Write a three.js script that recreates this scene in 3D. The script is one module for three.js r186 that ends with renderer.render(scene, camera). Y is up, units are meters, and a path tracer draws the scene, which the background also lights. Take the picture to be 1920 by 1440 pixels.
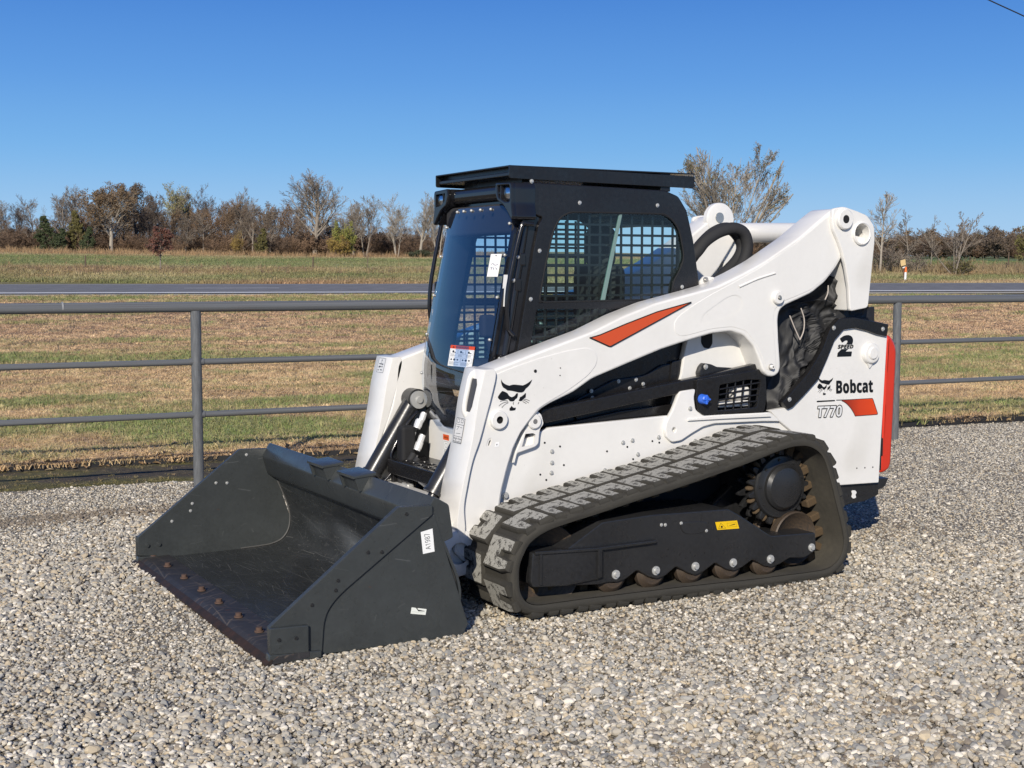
import * as THREE from 'three';
import { mergeGeometries, toCreasedNormals } from 'three/addons/utils/BufferGeometryUtils.js';
import { RoundedBoxGeometry } from 'three/addons/geometries/RoundedBoxGeometry.js';
import { ImprovedNoise } from 'three/addons/math/ImprovedNoise.js';

// ---------- camera, sky, sun, exposure ----------
const scene = new THREE.Scene();
const renderer = new THREE.WebGLRenderer({ antialias: true });
renderer.toneMapping = THREE.LinearToneMapping;
renderer.toneMappingExposure = 1.0;
renderer.shadowMap.enabled = true;
renderer.setSize(1024, 768);
const YAW = 0.5151, PITCH = 0.0832;
const EYE = new THREE.Vector3(-3.1163, 1.515, 5.8849);
const camera = new THREE.PerspectiveCamera(32.21, 4 / 3, 0.1, 3000);
camera.position.copy(EYE);
camera.lookAt(EYE.x + Math.sin(YAW) * Math.cos(PITCH), EYE.y - Math.sin(PITCH), EYE.z - Math.cos(YAW) * Math.cos(PITCH));
scene.add(camera);

const SUN = new THREE.Vector3(-1.3, 1.0, 1.45).normalize();
{ // clear autumn sky: pale band at the horizon, deep blue above, brighter round the sun
  const W = 512, Hh = 256, d = new Float32Array(W * Hh * 4), v = new THREE.Vector3();
  const stops = [[-90, .20, .19, .17], [-2, .24, .25, .26], [0, .45, .645, .86], [2.5, .34, .575, .845], [5, .20, .465, .83], [8, .125, .345, .77], [11.5, .074, .245, .675], [20, .036, .15, .48], [40, .02, .085, .31], [90, .014, .055, .21]];
  for (let y = 0; y < Hh; y++) for (let x = 0; x < W; x++) {
    const el = ((y + .5) / Hh - .5) * 180, az = ((x + .5) / W - .5) * 2 * Math.PI, e = el * Math.PI / 180;
    v.set(Math.cos(az) * Math.cos(e), Math.sin(e), Math.sin(az) * Math.cos(e));
    let k = 0; while (k < stops.length - 2 && el > stops[k + 1][0]) k++;
    const a = stops[k], b = stops[k + 1], t = THREE.MathUtils.clamp((el - a[0]) / (b[0] - a[0]), 0, 1);
    const c = Math.max(0, v.dot(SUN)), glow = el > -1 ? 0.10 * Math.pow(c, 4) + 0.7 * Math.pow(c, 40) : 0, o = (y * W + x) * 4;
    for (let i = 0; i < 3; i++) d[o + i] = a[i + 1] + (b[i + 1] - a[i + 1]) * t + glow * [1, .97, .92][i];
    d[o + 3] = 1;
  }
  const t = new THREE.DataTexture(d, W, Hh, THREE.RGBAFormat, THREE.FloatType);
  t.mapping = THREE.EquirectangularReflectionMapping; t.magFilter = THREE.LinearFilter; t.minFilter = THREE.LinearFilter;
  t.wrapS = THREE.RepeatWrapping; t.needsUpdate = true;
  scene.background = t; scene.environment = t;
}
const sun = new THREE.DirectionalLight(new THREE.Color(1, .925, .815), 5.0);
sun.position.copy(SUN).multiplyScalar(40); sun.castShadow = true;
Object.assign(sun.shadow.camera, { left: -14, right: 14, top: 14, bottom: -14, near: 1, far: 120 });
sun.shadow.mapSize.set(4096, 4096);
scene.add(sun); scene.add(sun.target);

// ---------- helpers ----------
let SEED = 7;
const rnd = () => { SEED |= 0; SEED = SEED + 0x6D2B79F5 | 0; let t = Math.imul(SEED ^ SEED >>> 15, 1 | SEED); t = t + Math.imul(t ^ t >>> 7, 61 | t) ^ t; return ((t ^ t >>> 14) >>> 0) / 4294967296; };
const rr = (a, b) => a + (b - a) * rnd();
const V3 = (x, y, z) => new THREE.Vector3(x, y, z);
const perlin = new ImprovedNoise();
const noise = (x, y, z = 0) => perlin.noise(x, y, z);
const fbm = (x, y, n = 4) => { let s = 0, a = .5; for (let i = 0; i < n; i++) { s += a * noise(x, y, i * 7.3 + .37); x *= 2.03; y *= 2.03; a *= .5; } return s; };
const sstep = (a, b, x) => { const t = THREE.MathUtils.clamp((x - a) / (b - a), 0, 1); return t * t * (3 - 2 * t); };
const lerp = (a, b, t) => a + (b - a) * t;
const mixc = (a, b, t) => [lerp(a[0], b[0], t), lerp(a[1], b[1], t), lerp(a[2], b[2], t)];
const counts = {};
const numbered = (n) => { const k = counts[n] = (counts[n] ?? -1) + 1; return k ? n + '_' + String(k).padStart(3, '0') : n; };
const lit = (o) => { o.castShadow = true; o.receiveShadow = true; return o; };
function tag(o, label, category, group, kind) { o.userData.label = label; if (category) o.userData.category = category; if (group) o.userData.group = group; if (kind) o.userData.kind = kind; return o; }
function top(name, geo, mat) { const m = lit(new THREE.Mesh(geo, mat)); m.name = numbered(name); scene.add(m); return m; }
function thing(name, label, category, group) { const g = new THREE.Group(); g.name = numbered(name); scene.add(g); return tag(g, label, category, group); }
function P(parent, name, geo, mat, label) { const m = lit(new THREE.Mesh(geo, mat)); m.name = name; parent.add(m); if (label) m.userData.label = label; return m; }
const flat = (g) => { g = g.index ? g.toNonIndexed() : g; for (const k of Object.keys(g.attributes)) if (!['position', 'normal', 'uv'].includes(k)) g.deleteAttribute(k); if (!g.attributes.uv) g.setAttribute('uv', new THREE.BufferAttribute(new Float32Array(g.attributes.position.count * 2), 2)); g.clearGroups(); return g; };
const join = (l) => mergeGeometries(l.map(flat));
const tex = (w, h, fn, rep = 1, srgb = true, aniso) => { // fn(u, v) -> [r, g, b] 0..1 (as stored)
  const d = new Uint8Array(w * h * 4);
  for (let y = 0; y < h; y++) for (let x = 0; x < w; x++) { const c = fn(x / w, y / h), o = (y * w + x) * 4; for (let i = 0; i < 3; i++) d[o + i] = THREE.MathUtils.clamp(c[i] * 255, 0, 255); d[o + 3] = 255; }
  const t = new THREE.DataTexture(d, w, h); t.magFilter = THREE.LinearFilter; t.minFilter = THREE.LinearMipmapLinearFilter; t.generateMipmaps = true; t.wrapS = t.wrapT = THREE.RepeatWrapping; t.repeat.set(rep, rep);
  if (srgb) t.colorSpace = THREE.SRGBColorSpace; t.needsUpdate = true; return t;
};
// noise that tiles over the unit square
const tnoise = (u, v, f, z = 0) => { // periodic by blending
  const n = (a, b) => noise(a * f, b * f, z);
  return (n(u, v) * (1 - u) + n(u - 1, v) * u) * (1 - v) + (n(u, v - 1) * (1 - u) + n(u - 1, v - 1) * u) * v;
};
const paint = (w, h, draw) => { const c = document.createElement('canvas'); c.width = w; c.height = h; const g = c.getContext('2d'); draw(g, w, h); const t = new THREE.CanvasTexture(c); t.colorSpace = THREE.SRGBColorSpace; return t; };
const M = (r, g, b, rough, o = {}) => new THREE.MeshPhysicalMaterial({ color: new THREE.Color().setRGB(r, g, b), roughness: rough, ...o });

// a plate cut to an outline in the x-y plane, from z0 to z1, its edges rounded by bev
function plate(pts, z0, z1, bev = .004, holes = [], seg = 2, crease = .5) {
  const s = new THREE.Shape(pts.map((p) => new THREE.Vector2(p[0], p[1])));
  for (const h of holes) s.holes.push(new THREE.Path(h.map((p) => new THREE.Vector2(p[0], p[1]))));
  const g = new THREE.ExtrudeGeometry(s, { depth: z1 - z0 - 2 * bev, bevelEnabled: bev > 0, bevelSize: bev, bevelThickness: bev, bevelOffset: -bev, bevelSegments: seg, curveSegments: 12 });
  g.translate(0, 0, z0 + bev);
  const r = toCreasedNormals(flat(g), crease), p = r.attributes.position, n = r.attributes.normal, A = V3(0, 0, 0), B = V3(0, 0, 0), D = V3(0, 0, 0);
  for (let i = 0; i < p.count; i += 3) { A.fromBufferAttribute(p, i); B.fromBufferAttribute(p, i + 1).sub(A); D.fromBufferAttribute(p, i + 2).sub(A); B.cross(D).normalize(); if (Math.abs(B.z) > .9995) for (let k = 0; k < 3; k++) n.setXYZ(i + k, 0, 0, Math.sign(B.z)); } // the flat faces stay flat
  return r;
}
const plateS = (s, pts, z0, z1, ...r) => s > 0 ? plate(pts, z0, z1, ...r) : plate(pts, -z1, -z0, ...r);
// smooth closed outline through points
const curve = (pts, n = 60, t = .5) => new THREE.CatmullRomCurve3(pts.map((p) => V3(p[0], p[1], 0)), true, 'catmullrom', t).getPoints(n).slice(0, -1).map((p) => [p.x, p.y]);
const open = (pts, n = 30) => new THREE.CatmullRomCurve3(pts.map((p) => V3(p[0], p[1], 0)), false, 'centripetal').getPoints(n).map((p) => [p.x, p.y]);
const circle = (x, y, r, n = 24) => Array.from({ length: n }, (_, i) => [x + r * Math.cos(i / n * 2 * Math.PI), y + r * Math.sin(i / n * 2 * Math.PI)]);
// outline with every corner rounded
function rounded(pts, r, n = 4) {
  const out = [];
  pts.forEach((p, i) => {
    const a = pts[(i + pts.length - 1) % pts.length], b = pts[(i + 1) % pts.length], ri = p[2] ?? r;
    const da = Math.hypot(a[0] - p[0], a[1] - p[1]), db = Math.hypot(b[0] - p[0], b[1] - p[1]), ra = Math.min(ri, da * .45), rb = Math.min(ri, db * .45);
    const s = [p[0] + (a[0] - p[0]) / da * ra, p[1] + (a[1] - p[1]) / da * ra], e = [p[0] + (b[0] - p[0]) / db * rb, p[1] + (b[1] - p[1]) / db * rb];
    for (let k = 0; k <= n; k++) { const t = k / n; out.push([(1 - t) * (1 - t) * s[0] + 2 * t * (1 - t) * p[0] + t * t * e[0], (1 - t) * (1 - t) * s[1] + 2 * t * (1 - t) * p[1] + t * t * e[1]]); }
  });
  return out;
}
const box = (x0, x1, y0, y1, z0, z1, r = .004) => { const w = Math.abs(x1 - x0), h = Math.abs(y1 - y0), d = Math.abs(z1 - z0); return flat(new RoundedBoxGeometry(w, h, d, 2, Math.min(r, w / 2.1, h / 2.1, d / 2.1)).translate((x0 + x1) / 2, (y0 + y1) / 2, (z0 + z1) / 2)); };
function rod(a, b, r0, r1 = r0, n = 18, open_ = false) { // between two points
  const d = b.clone().sub(a), g = new THREE.CylinderGeometry(r1, r0, d.length(), n, 1, open_);
  g.applyQuaternion(new THREE.Quaternion().setFromUnitVectors(V3(0, 1, 0), d.clone().normalize())); g.translate((a.x + b.x) / 2, (a.y + b.y) / 2, (a.z + b.z) / 2);
  return flat(g);
}
const cylZ = (x, y, z0, z1, r, n = 28, r1 = r) => rod(V3(x, y, z0), V3(x, y, z1), r, r1, n);
const tube = (pts, r, n = 40, sides = 10, tension = .5) => flat(new THREE.TubeGeometry(new THREE.CatmullRomCurve3(pts.map((p) => V3(...p)), false, 'catmullrom', tension), n, r, sides, false));
// a disc turned on a lathe about a z axis: profile [radius, z]
const turned = (x, y, prof, n = 40) => { const g = new THREE.LatheGeometry(prof.map((p) => new THREE.Vector2(p[0], p[1])), n); g.rotateX(Math.PI / 2); g.translate(x, y, 0); return toCreasedNormals(flat(g), .45); };
const boltZ = (x, y, z, r) => join([new THREE.CylinderGeometry(r * 1.35, r * 1.4, r * .3, 14).rotateX(Math.PI / 2).translate(x, y, z + r * .15), new THREE.CylinderGeometry(r * .82, r * .9, r * .8, 6).rotateX(Math.PI / 2).rotateZ(x * 50).translate(x, y, z + r * .6)]);
// a thin sticker on a plane z = const (corners bottom-left, bottom-right, top-right, top-left)
function sticker(c, uvflip) {
  const g = new THREE.BufferGeometry();
  g.setAttribute('position', new THREE.Float32BufferAttribute(c.flat(), 3));
  g.setAttribute('uv', new THREE.Float32BufferAttribute([0, 0, 1, 0, 1, 1, 0, 1], 2)); g.setIndex([0, 1, 2, 0, 2, 3]); g.computeVertexNormals(); return g;
}
const quadZ = (q, z) => sticker(q.map((p) => [p[0], p[1], z]));

// ---------- materials ----------
const dustTex = tex(512, 512, (u, v) => { const n = .97 + .025 * tnoise(u, v, 5, 1.3) + .012 * tnoise(u, v, 34, 4.1); const s = (tnoise(u, v, 90, 2.2) > .55 ? -.06 : 0) - .02 * Math.max(0, tnoise(u, v * .3, 13, 6.4)) - .05 * sstep(.1, .5, tnoise(u, v, 3, 8.8)); return [n + s, n - .004 + s * 1.06, n - .012 + s * 1.2]; }, 1);
const roughTex = tex(256, 256, (u, v) => { const n = .62 + .3 * tnoise(u, v, 6, 5) + .25 * tnoise(u, v, 40, 9); return [n, n, n]; }, 1, false);
const white = M(.79, .782, .756, .36, { map: dustTex, clearcoat: .35, clearcoatRoughness: .18 });
const blackTex = tex(512, 512, (u, v) => { const n = .78 + .14 * tnoise(u, v, 4, 3) + .12 * tnoise(u, v, 60, 8); return [n, n * .99, n * .97]; }, 1);
const cabBlack = M(.021, .0205, .022, .42, { map: blackTex, roughnessMap: roughTex });
const gloss = M(.012, .012, .014, .22, { roughnessMap: roughTex });
const frameBlack = M(.034, .035, .038, .52, { map: blackTex, roughnessMap: roughTex });
const deepBlack = M(.008, .008, .009, .8);
const rustC = [.16, .07, .03];
const scratch = (seed, n, w, h, base, mark, rust, amp = 1) => paint(w, h, (g) => { // worn black paint: cloudy tone, fine scratches, scuffs
  const im = g.createImageData(w, h);
  for (let y = 0; y < h; y++) for (let x = 0; x < w; x++) { const o = (y * w + x) * 4, k = 1 + amp * (.35 * tnoise(x / w, y / h, 4, seed) + .22 * tnoise(x / w, y / h, 17, seed + 2) + .2 * tnoise(x / w, y / h, 70, seed + 5)); for (let i = 0; i < 3; i++) im.data[o + i] = base[i] * k; im.data[o + 3] = 255; }
  g.putImageData(im, 0, 0); g.lineCap = 'round';
  for (let i = 0; i < n; i++) { const x = rnd() * w, y = rnd() * h, a = rr(-.5, .5) + (rnd() < .2 ? 1.4 : 0), l = rr(10, 80) * (rnd() < .12 ? 3 : 1); g.strokeStyle = `rgba(${mark},${rr(.06, .48)})`; g.lineWidth = rr(.7, 2.8); g.beginPath(); g.moveTo(x, y); g.quadraticCurveTo(x + Math.cos(a) * l * .5 + rr(-5, 5), y + Math.sin(a) * l * .5 + rr(-5, 5), x + Math.cos(a) * l, y + Math.sin(a) * l); g.stroke(); }
  for (let i = 0; i < rust; i++) { g.fillStyle = `rgba(92,52,30,${rr(.1, .6)})`; g.beginPath(); g.ellipse(rnd() * w, rnd() * h, rr(1, 7), rr(.6, 2.5), rr(-.4, .4), 0, 7); g.fill(); }
});
const rep = (t, x, y) => { t.wrapS = t.wrapT = THREE.RepeatWrapping; t.repeat.set(x, y); return t; };
const bucketOut = M(1, 1, 1, .5, { map: rep(scratch(3, 60, 1024, 1024, [57, 60, 60], '150,152,150', 4, .35), .9, .9), roughnessMap: roughTex });
const bucketInTex = scratch(11, 760, 1024, 1024, [43, 45, 46], '150,146,138', 70, .8);
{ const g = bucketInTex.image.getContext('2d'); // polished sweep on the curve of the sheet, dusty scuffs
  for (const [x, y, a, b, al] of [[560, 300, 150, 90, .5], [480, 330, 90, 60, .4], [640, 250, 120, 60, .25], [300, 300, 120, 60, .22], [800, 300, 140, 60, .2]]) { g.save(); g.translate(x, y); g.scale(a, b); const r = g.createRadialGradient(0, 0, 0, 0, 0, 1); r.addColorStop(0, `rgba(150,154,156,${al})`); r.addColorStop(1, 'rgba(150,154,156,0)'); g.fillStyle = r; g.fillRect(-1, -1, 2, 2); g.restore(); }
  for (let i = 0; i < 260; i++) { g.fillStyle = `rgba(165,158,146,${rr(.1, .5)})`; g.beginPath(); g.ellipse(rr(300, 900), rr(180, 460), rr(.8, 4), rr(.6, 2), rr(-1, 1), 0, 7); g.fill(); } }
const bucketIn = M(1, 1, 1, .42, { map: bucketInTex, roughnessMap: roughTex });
const bladeMat = M(1, 1, 1, .6, { map: rep(scratch(17, 420, 1024, 256, [44, 43, 44], '140,120,100', 130), .5, 1), metalness: 0 });
const rustMat = M(1, 1, 1, .7, { map: rep(tex(256, 256, (u, v) => { const n = .5 + .5 * tnoise(u, v, 9, 2) + .35 * tnoise(u, v, 40, 6); return mixc([.10, .092, .09], [.27, .18, .13], n); }), 2, 2), metalness: .15 });
const steel = M(.42, .41, .39, .38, { metalness: .7, roughnessMap: roughTex });
const zinc = M(.5, .5, .48, .42, { metalness: .45 });
const rubberTex = tex(512, 512, (u, v) => { const n = .5 + .5 * tnoise(u, v, 6, 3) + .3 * tnoise(u, v, 30, 7) + .25 * tnoise(u, v, 110, 1); return mixc([.20, .195, .185], [.33, .32, .295], n); });
const rubber = M(.62, .60, .54, .85, { map: rep(rubberTex, 1.3, 1.3), bumpMap: rubberTex, bumpScale: .002 });
const rubberIn = M(.95, .9, .78, .9, { map: rep(rubberTex.clone(), 1.3, 1.3) });
const lugTopTex = tex(512, 512, (u, v) => { // pale dried dust worn into the tread face, flaked off in patches
  const a = tnoise(u, v, 11, 2) + .7 * tnoise(u, v, 37, 5) + .5 * tnoise(u, v, 100, 8), k = sstep(-.32, -.12, a), w = .5 + .5 * tnoise(u, v, 60, 9);
  return mixc([.24, .235, .22], mixc([.47, .465, .45], [.66, .655, .63], w), k);
});
const lugTop = M(1.15, 1.14, 1.1, .9, { map: rep(lugTopTex, 3.1, 3.1), bumpMap: lugTopTex, bumpScale: .0025 });
const mud = M(1, 1, 1, .95, { map: rep(tex(256, 256, (u, v) => { const n = .5 + .8 * tnoise(u, v, 7, 2) + .5 * tnoise(u, v, 31, 6); return mixc([.15, .125, .095], [.46, .37, .25], n); }), 5, 5) });
const mudRoller = M(1, 1, 1, .6, { map: rep(tex(256, 256, (u, v) => { const n = .5 + .6 * tnoise(u, v, 6, 1) + .5 * tnoise(u, v, 30, 3); return mixc([.16, .155, .15], [.40, .32, .24], n); }), 6, 6), metalness: .2 });
const red = M(.62, .035, .012, .38, { clearcoat: .4, clearcoatRoughness: .15, map: dustTex });
const glassTint = new THREE.MeshPhysicalMaterial({ color: new THREE.Color().setRGB(.80, .95, .92), roughness: 0, transmission: 1, thickness: 0, ior: 1.5 });
const glassFront = new THREE.MeshPhysicalMaterial({ color: new THREE.Color().setRGB(.74, .81, .93), roughness: .01, transmission: 1, thickness: 0, ior: 2.1 });
const lensMat = new THREE.MeshPhysicalMaterial({ color: new THREE.Color().setRGB(.92, .94, .95), roughness: .02, transmission: 1, thickness: 0, ior: 1.5 });
const chrome = M(.85, .85, .85, .12, { metalness: 1 });
const seatMat = M(.022, .022, .025, .85), paper = M(.78, .77, .74, .8);
const printMat = (t, o = {}) => new THREE.MeshPhysicalMaterial({ map: t, transparent: true, roughness: .45, ...o });
const leather = M(.014, .014, .0145, .6, {});
const hoseMat = M(.018, .018, .019, .8), blueCap = M(.03, .13, .62, .4), orange = M(.8, .16, .03, .6);

// ---------- prints ----------
const B1 = (g, l) => { g.beginPath(); l.forEach((p, i) => i ? (p.length > 2 ? g.quadraticCurveTo(p[0], p[1], p[2], p[3]) : g.lineTo(p[0], p[1])) : g.moveTo(p[0], p[1])); g.closePath(); g.fill(); };
function catHead(g, x, y, k) { // the maker's cat-head emblem, drawn in a 330 x 385 box
  g.save(); g.translate(x, y); g.scale(k, k); g.fillStyle = '#0b0b0c'; g.strokeStyle = '#0b0b0c';
  B1(g, [[20, 2], [38, 62, 107, 82], [140, 68, 172, 76], [210, 82, 240, 88], [285, 72, 327, 26], [312, 92, 272, 124], [266, 128, 262, 140], [250, 168, 226, 168], [200, 166, 180, 158], [128, 138, 92, 136], [72, 118, 46, 98], [22, 62, 20, 2]]);
  B1(g, [[40, 138], [70, 146, 96, 170], [112, 206, 138, 214], [168, 208, 178, 178], [188, 170, 196, 176], [196, 214, 186, 232], [168, 240, 164, 258], [150, 268, 120, 258], [112, 236, 94, 232], [60, 248, 30, 240], [6, 226, 2, 204], [14, 170, 40, 138]]);
  B1(g, [[270, 176], [274, 206, 268, 232], [250, 236, 240, 262], [218, 274, 204, 256], [216, 240, 214, 222], [240, 212, 262, 182]]);
  B1(g, [[138, 312], [146, 326, 160, 338], [176, 340, 180, 336], [180, 356, 174, 366], [148, 372, 124, 368], [118, 350, 124, 336], [134, 330, 138, 312]]);
  g.lineWidth = 5; g.lineCap = 'round';
  for (const l of [[30, 256, 62, 240, 100, 254], [20, 306, 50, 264, 104, 266], [50, 326, 72, 288, 106, 276], [252, 246, 280, 250, 308, 272], [250, 258, 272, 268, 300, 294], [244, 274, 258, 282, 278, 300], [158, 276, 152, 286, 156, 300], [206, 276, 208, 286, 200, 298]]) { g.beginPath(); g.moveTo(l[0], l[1]); g.quadraticCurveTo(l[2], l[3], l[4], l[5]); g.stroke(); }
  g.restore();
}
const headTex = paint(512, 600, (g) => catHead(g, 8, 12, 1.5));
const fitText = (g, s, x, y, w, h, font, fill, stroke, lw) => { g.save(); g.font = font; const m = g.measureText(s), asc = m.actualBoundingBoxAscent, wd = m.actualBoundingBoxRight + m.actualBoundingBoxLeft; g.translate(x, y); g.scale(w / wd, h / asc); g.translate(m.actualBoundingBoxLeft, 0); if (stroke) { g.lineWidth = lw; g.strokeStyle = stroke; g.lineJoin = 'round'; g.strokeText(s, 0, 0); } if (fill) { g.fillStyle = fill; g.fillText(s, 0, 0); } g.restore(); };
const nameTex = paint(1024, 390, (g) => { // emblem, maker's name
  catHead(g, 8, 36, .86);
  fitText(g, 'Bobcat', 347, 331, 648, 222, 'bold 200px sans-serif', '#0c0c0d', '#0c0c0d', 10);
});
const modelTex = paint(1024, 320, (g) => { // underline, model number, red flash
  g.fillStyle = '#101010'; g.beginPath(); g.moveTo(6, 30); g.lineTo(300, 26); g.lineTo(305, 46); g.lineTo(6, 52); g.fill(); g.fillRect(325, 25, 690 - 325, 12);
  g.save(); g.transform(1, 0, -.12, 1, 30, 0); fitText(g, 'T770', 10, 290, 400, 170, 'bold 180px sans-serif', '#c9c9c7', '#0c0d10', 22); fitText(g, 'T770', 10, 290, 400, 170, 'bold 180px sans-serif', '#d8d8d6'); g.restore();
  const gr = g.createLinearGradient(460, 0, 1000, 0); gr.addColorStop(0, '#8a2a14'); gr.addColorStop(.45, '#c23c14'); gr.addColorStop(1, '#d64413');
  g.fillStyle = gr; g.strokeStyle = '#1b1416'; g.lineWidth = 9; g.beginPath(); g.moveTo(420, 32); g.lineTo(915, 22); g.quadraticCurveTo(938, 22, 944, 44); g.lineTo(1008, 268); g.lineTo(1000, 284); g.lineTo(630, 296); g.quadraticCurveTo(560, 110, 420, 46); g.closePath(); g.fill(); g.stroke();
});
const speedTex = paint(512, 640, (g) => {
  g.save(); g.transform(1, 0, -.1, 1, 60, 0); fitText(g, '2', 30, 620, 380, 600, 'bold 300px sans-serif', '#0d0d0e', '#0d0d0e', 20); g.restore();
  g.clearRect(0, 275, 512, 140); g.save(); g.transform(1, 0, -.12, 1, 48, 0); fitText(g, 'SPEED', 14, 400, 446, 112, 'bold 120px sans-serif', '#0c0c0e', '#0c0c0e', 9); g.restore();
});
const lotTex = paint(256, 600, (g, w, h) => { g.fillStyle = '#e9e9e6'; g.fillRect(0, 0, w, h); g.translate(w / 2, h / 2); g.rotate(-Math.PI / 2); fitText(g, 'A1987', -220, 52, 430, 110, '110px sans-serif', '#26282b'); });
const tornTex = paint(256, 128, (g, w, h) => { g.fillStyle = '#dfe1d8'; g.fillRect(0, 0, w, h); g.fillStyle = '#272b2c'; B1(g, [[70, 0], [100, 0], [112, 30], [230, 44], [228, 54], [126, 62]]); g.clearRect(0, 0, 0, 0); g.fillStyle = '#b9bfb0'; g.fillRect(20, 80, 180, 8); });
const lines = (g, x, y, w, n, dy, c = '#55585c') => { g.fillStyle = c; for (let i = 0; i < n; i++) g.fillRect(x, y + i * dy, w * rr(.6, 1), dy * .35); };
const warnTex = paint(512, 448, (g, w, h) => { g.fillStyle = '#e8e8e4'; g.fillRect(0, 0, w, h); g.fillStyle = '#d2491f'; g.fillRect(0, 0, w, 74); fitText(g, 'WARNING', 110, 56, 280, 40, 'bold 60px sans-serif', '#2b1a14'); g.fillStyle = '#111'; B1(g, [[46, 56], [68, 18], [90, 56]]); g.strokeStyle = '#444'; g.lineWidth = 3; for (const x of [16, 180, 344]) { g.strokeRect(x, 90, 150, 90); g.fillStyle = '#222'; g.beginPath(); g.arc(x + 60, 130, 20, 0, 7); g.fill(); g.fillRect(x + 40, 142, 76, 16); lines(g, x + 6, 192, 130, 4, 14); } for (const x of [16, 260]) { g.strokeRect(x, 262, 230, 90); g.fillStyle = '#1c1c1c'; for (let k = 0; k < 3; k++) { g.beginPath(); g.arc(x + 40 + k * 66, 306, 18 + 6 * (k % 2), 0, 7); g.fill(); } lines(g, x, 364, 220, 4, 16); } });
const yellowTex = paint(384, 160, (g, w, h) => { g.fillStyle = '#e3b90f'; g.fillRect(0, 0, w, h); g.strokeStyle = '#2a240a'; g.lineWidth = 5; g.beginPath(); g.moveTo(30, 136); g.lineTo(92, 26); g.lineTo(154, 136); g.closePath(); g.stroke(); g.fillStyle = '#241f0a'; g.beginPath(); g.ellipse(92, 104, 17, 24, .3, 0, 7); g.fill(); g.lineWidth = 3; g.strokeRect(196, 42, 160, 76); B1(g, [[214, 92], [330, 62], [342, 74], [300, 84], [260, 92]]); });
const chartTex = paint(256, 512, (g, w, h) => { g.fillStyle = '#d9d7d2'; g.fillRect(0, 0, w, h); g.strokeStyle = '#3a3d42'; g.lineWidth = 9; g.strokeRect(6, 6, w - 12, h - 12); g.strokeRect(6, 6, w - 12, 370); g.strokeRect(6, 6, w - 12, 130); g.strokeRect(40, 28, 60, 70); g.strokeRect(150, 30, 60, 60); g.beginPath(); g.moveTo(40, 180); g.lineTo(120, 176); g.lineTo(60, 250); g.moveTo(150, 190); g.lineTo(215, 190); g.moveTo(50, 320); g.lineTo(190, 310); g.stroke(); fitText(g, 'High Flow', 14, 440, 228, 42, 'bold 50px sans-serif', '#1e2022'); fitText(g, 'Hydraulics', 14, 498, 228, 42, 'bold 50px sans-serif', '#1e2022'); });
const symbolTex = paint(256, 384, (g, w, h) => { g.fillStyle = '#d6d6d4'; g.fillRect(0, 0, w, h); g.strokeStyle = '#4d5054'; g.lineWidth = 9; g.strokeRect(5, 5, w - 10, h - 10); g.fillStyle = '#1a1b1c'; g.fillRect(120, 40, 12, 90); B1(g, [[105, 70], [126, 28], [148, 70]]); for (let i = 0; i < 6; i++) g.fillRect(50 + (i % 3) * 52, 140 + Math.floor(i / 3) * 70, rr(26, 46), rr(18, 54)); g.fillRect(40, 300, 30, 40); g.fillRect(120, 300, 80, 22); });
const cautionTex = paint(256, 640, (g, w, h) => { g.fillStyle = '#e6e5df'; g.fillRect(0, 0, w, h); g.fillStyle = '#d9571c'; g.fillRect(0, 0, w, 130); fitText(g, 'WARNING', 40, 90, 190, 50, 'bold 60px sans-serif', '#3a1a0c'); g.strokeStyle = '#5a6a62'; g.lineWidth = 8; g.strokeRect(30, 160, 190, 190); g.beginPath(); g.arc(130, 250, 50, 0, 6); g.stroke(); lines(g, 30, 380, 190, 10, 24); });
const tagTex = paint(128, 320, (g, w, h) => { g.fillStyle = '#eceae6'; g.fillRect(0, 0, w, h); g.fillStyle = '#333'; g.beginPath(); g.arc(64, 24, 8, 0, 7); g.fill(); g.strokeStyle = '#3b3f58'; g.lineWidth = 6; g.beginPath(); g.moveTo(26, 150); g.quadraticCurveTo(40, 120, 58, 150); g.quadraticCurveTo(80, 170, 104, 142); g.moveTo(22, 196); g.lineTo(44, 190); g.lineTo(34, 222); g.moveTo(62, 190); g.lineTo(62, 222); g.moveTo(84, 192); g.lineTo(106, 222); g.stroke(); });
const plateTex = paint(128, 160, (g, w, h) => { g.fillStyle = '#eeeeec'; g.fillRect(0, 0, w, h); g.fillStyle = '#22242a'; g.fillRect(44, 66, 36, 44); g.clearRect(54, 80, 14, 18); });

// ---------- the tracked loader: x runs to its rear, y up, z to its left side ----------
const loader = thing('tracked_loader', 'white and black compact tracked loader with a black front bucket, parked on the gravel', 'track loader');

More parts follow.
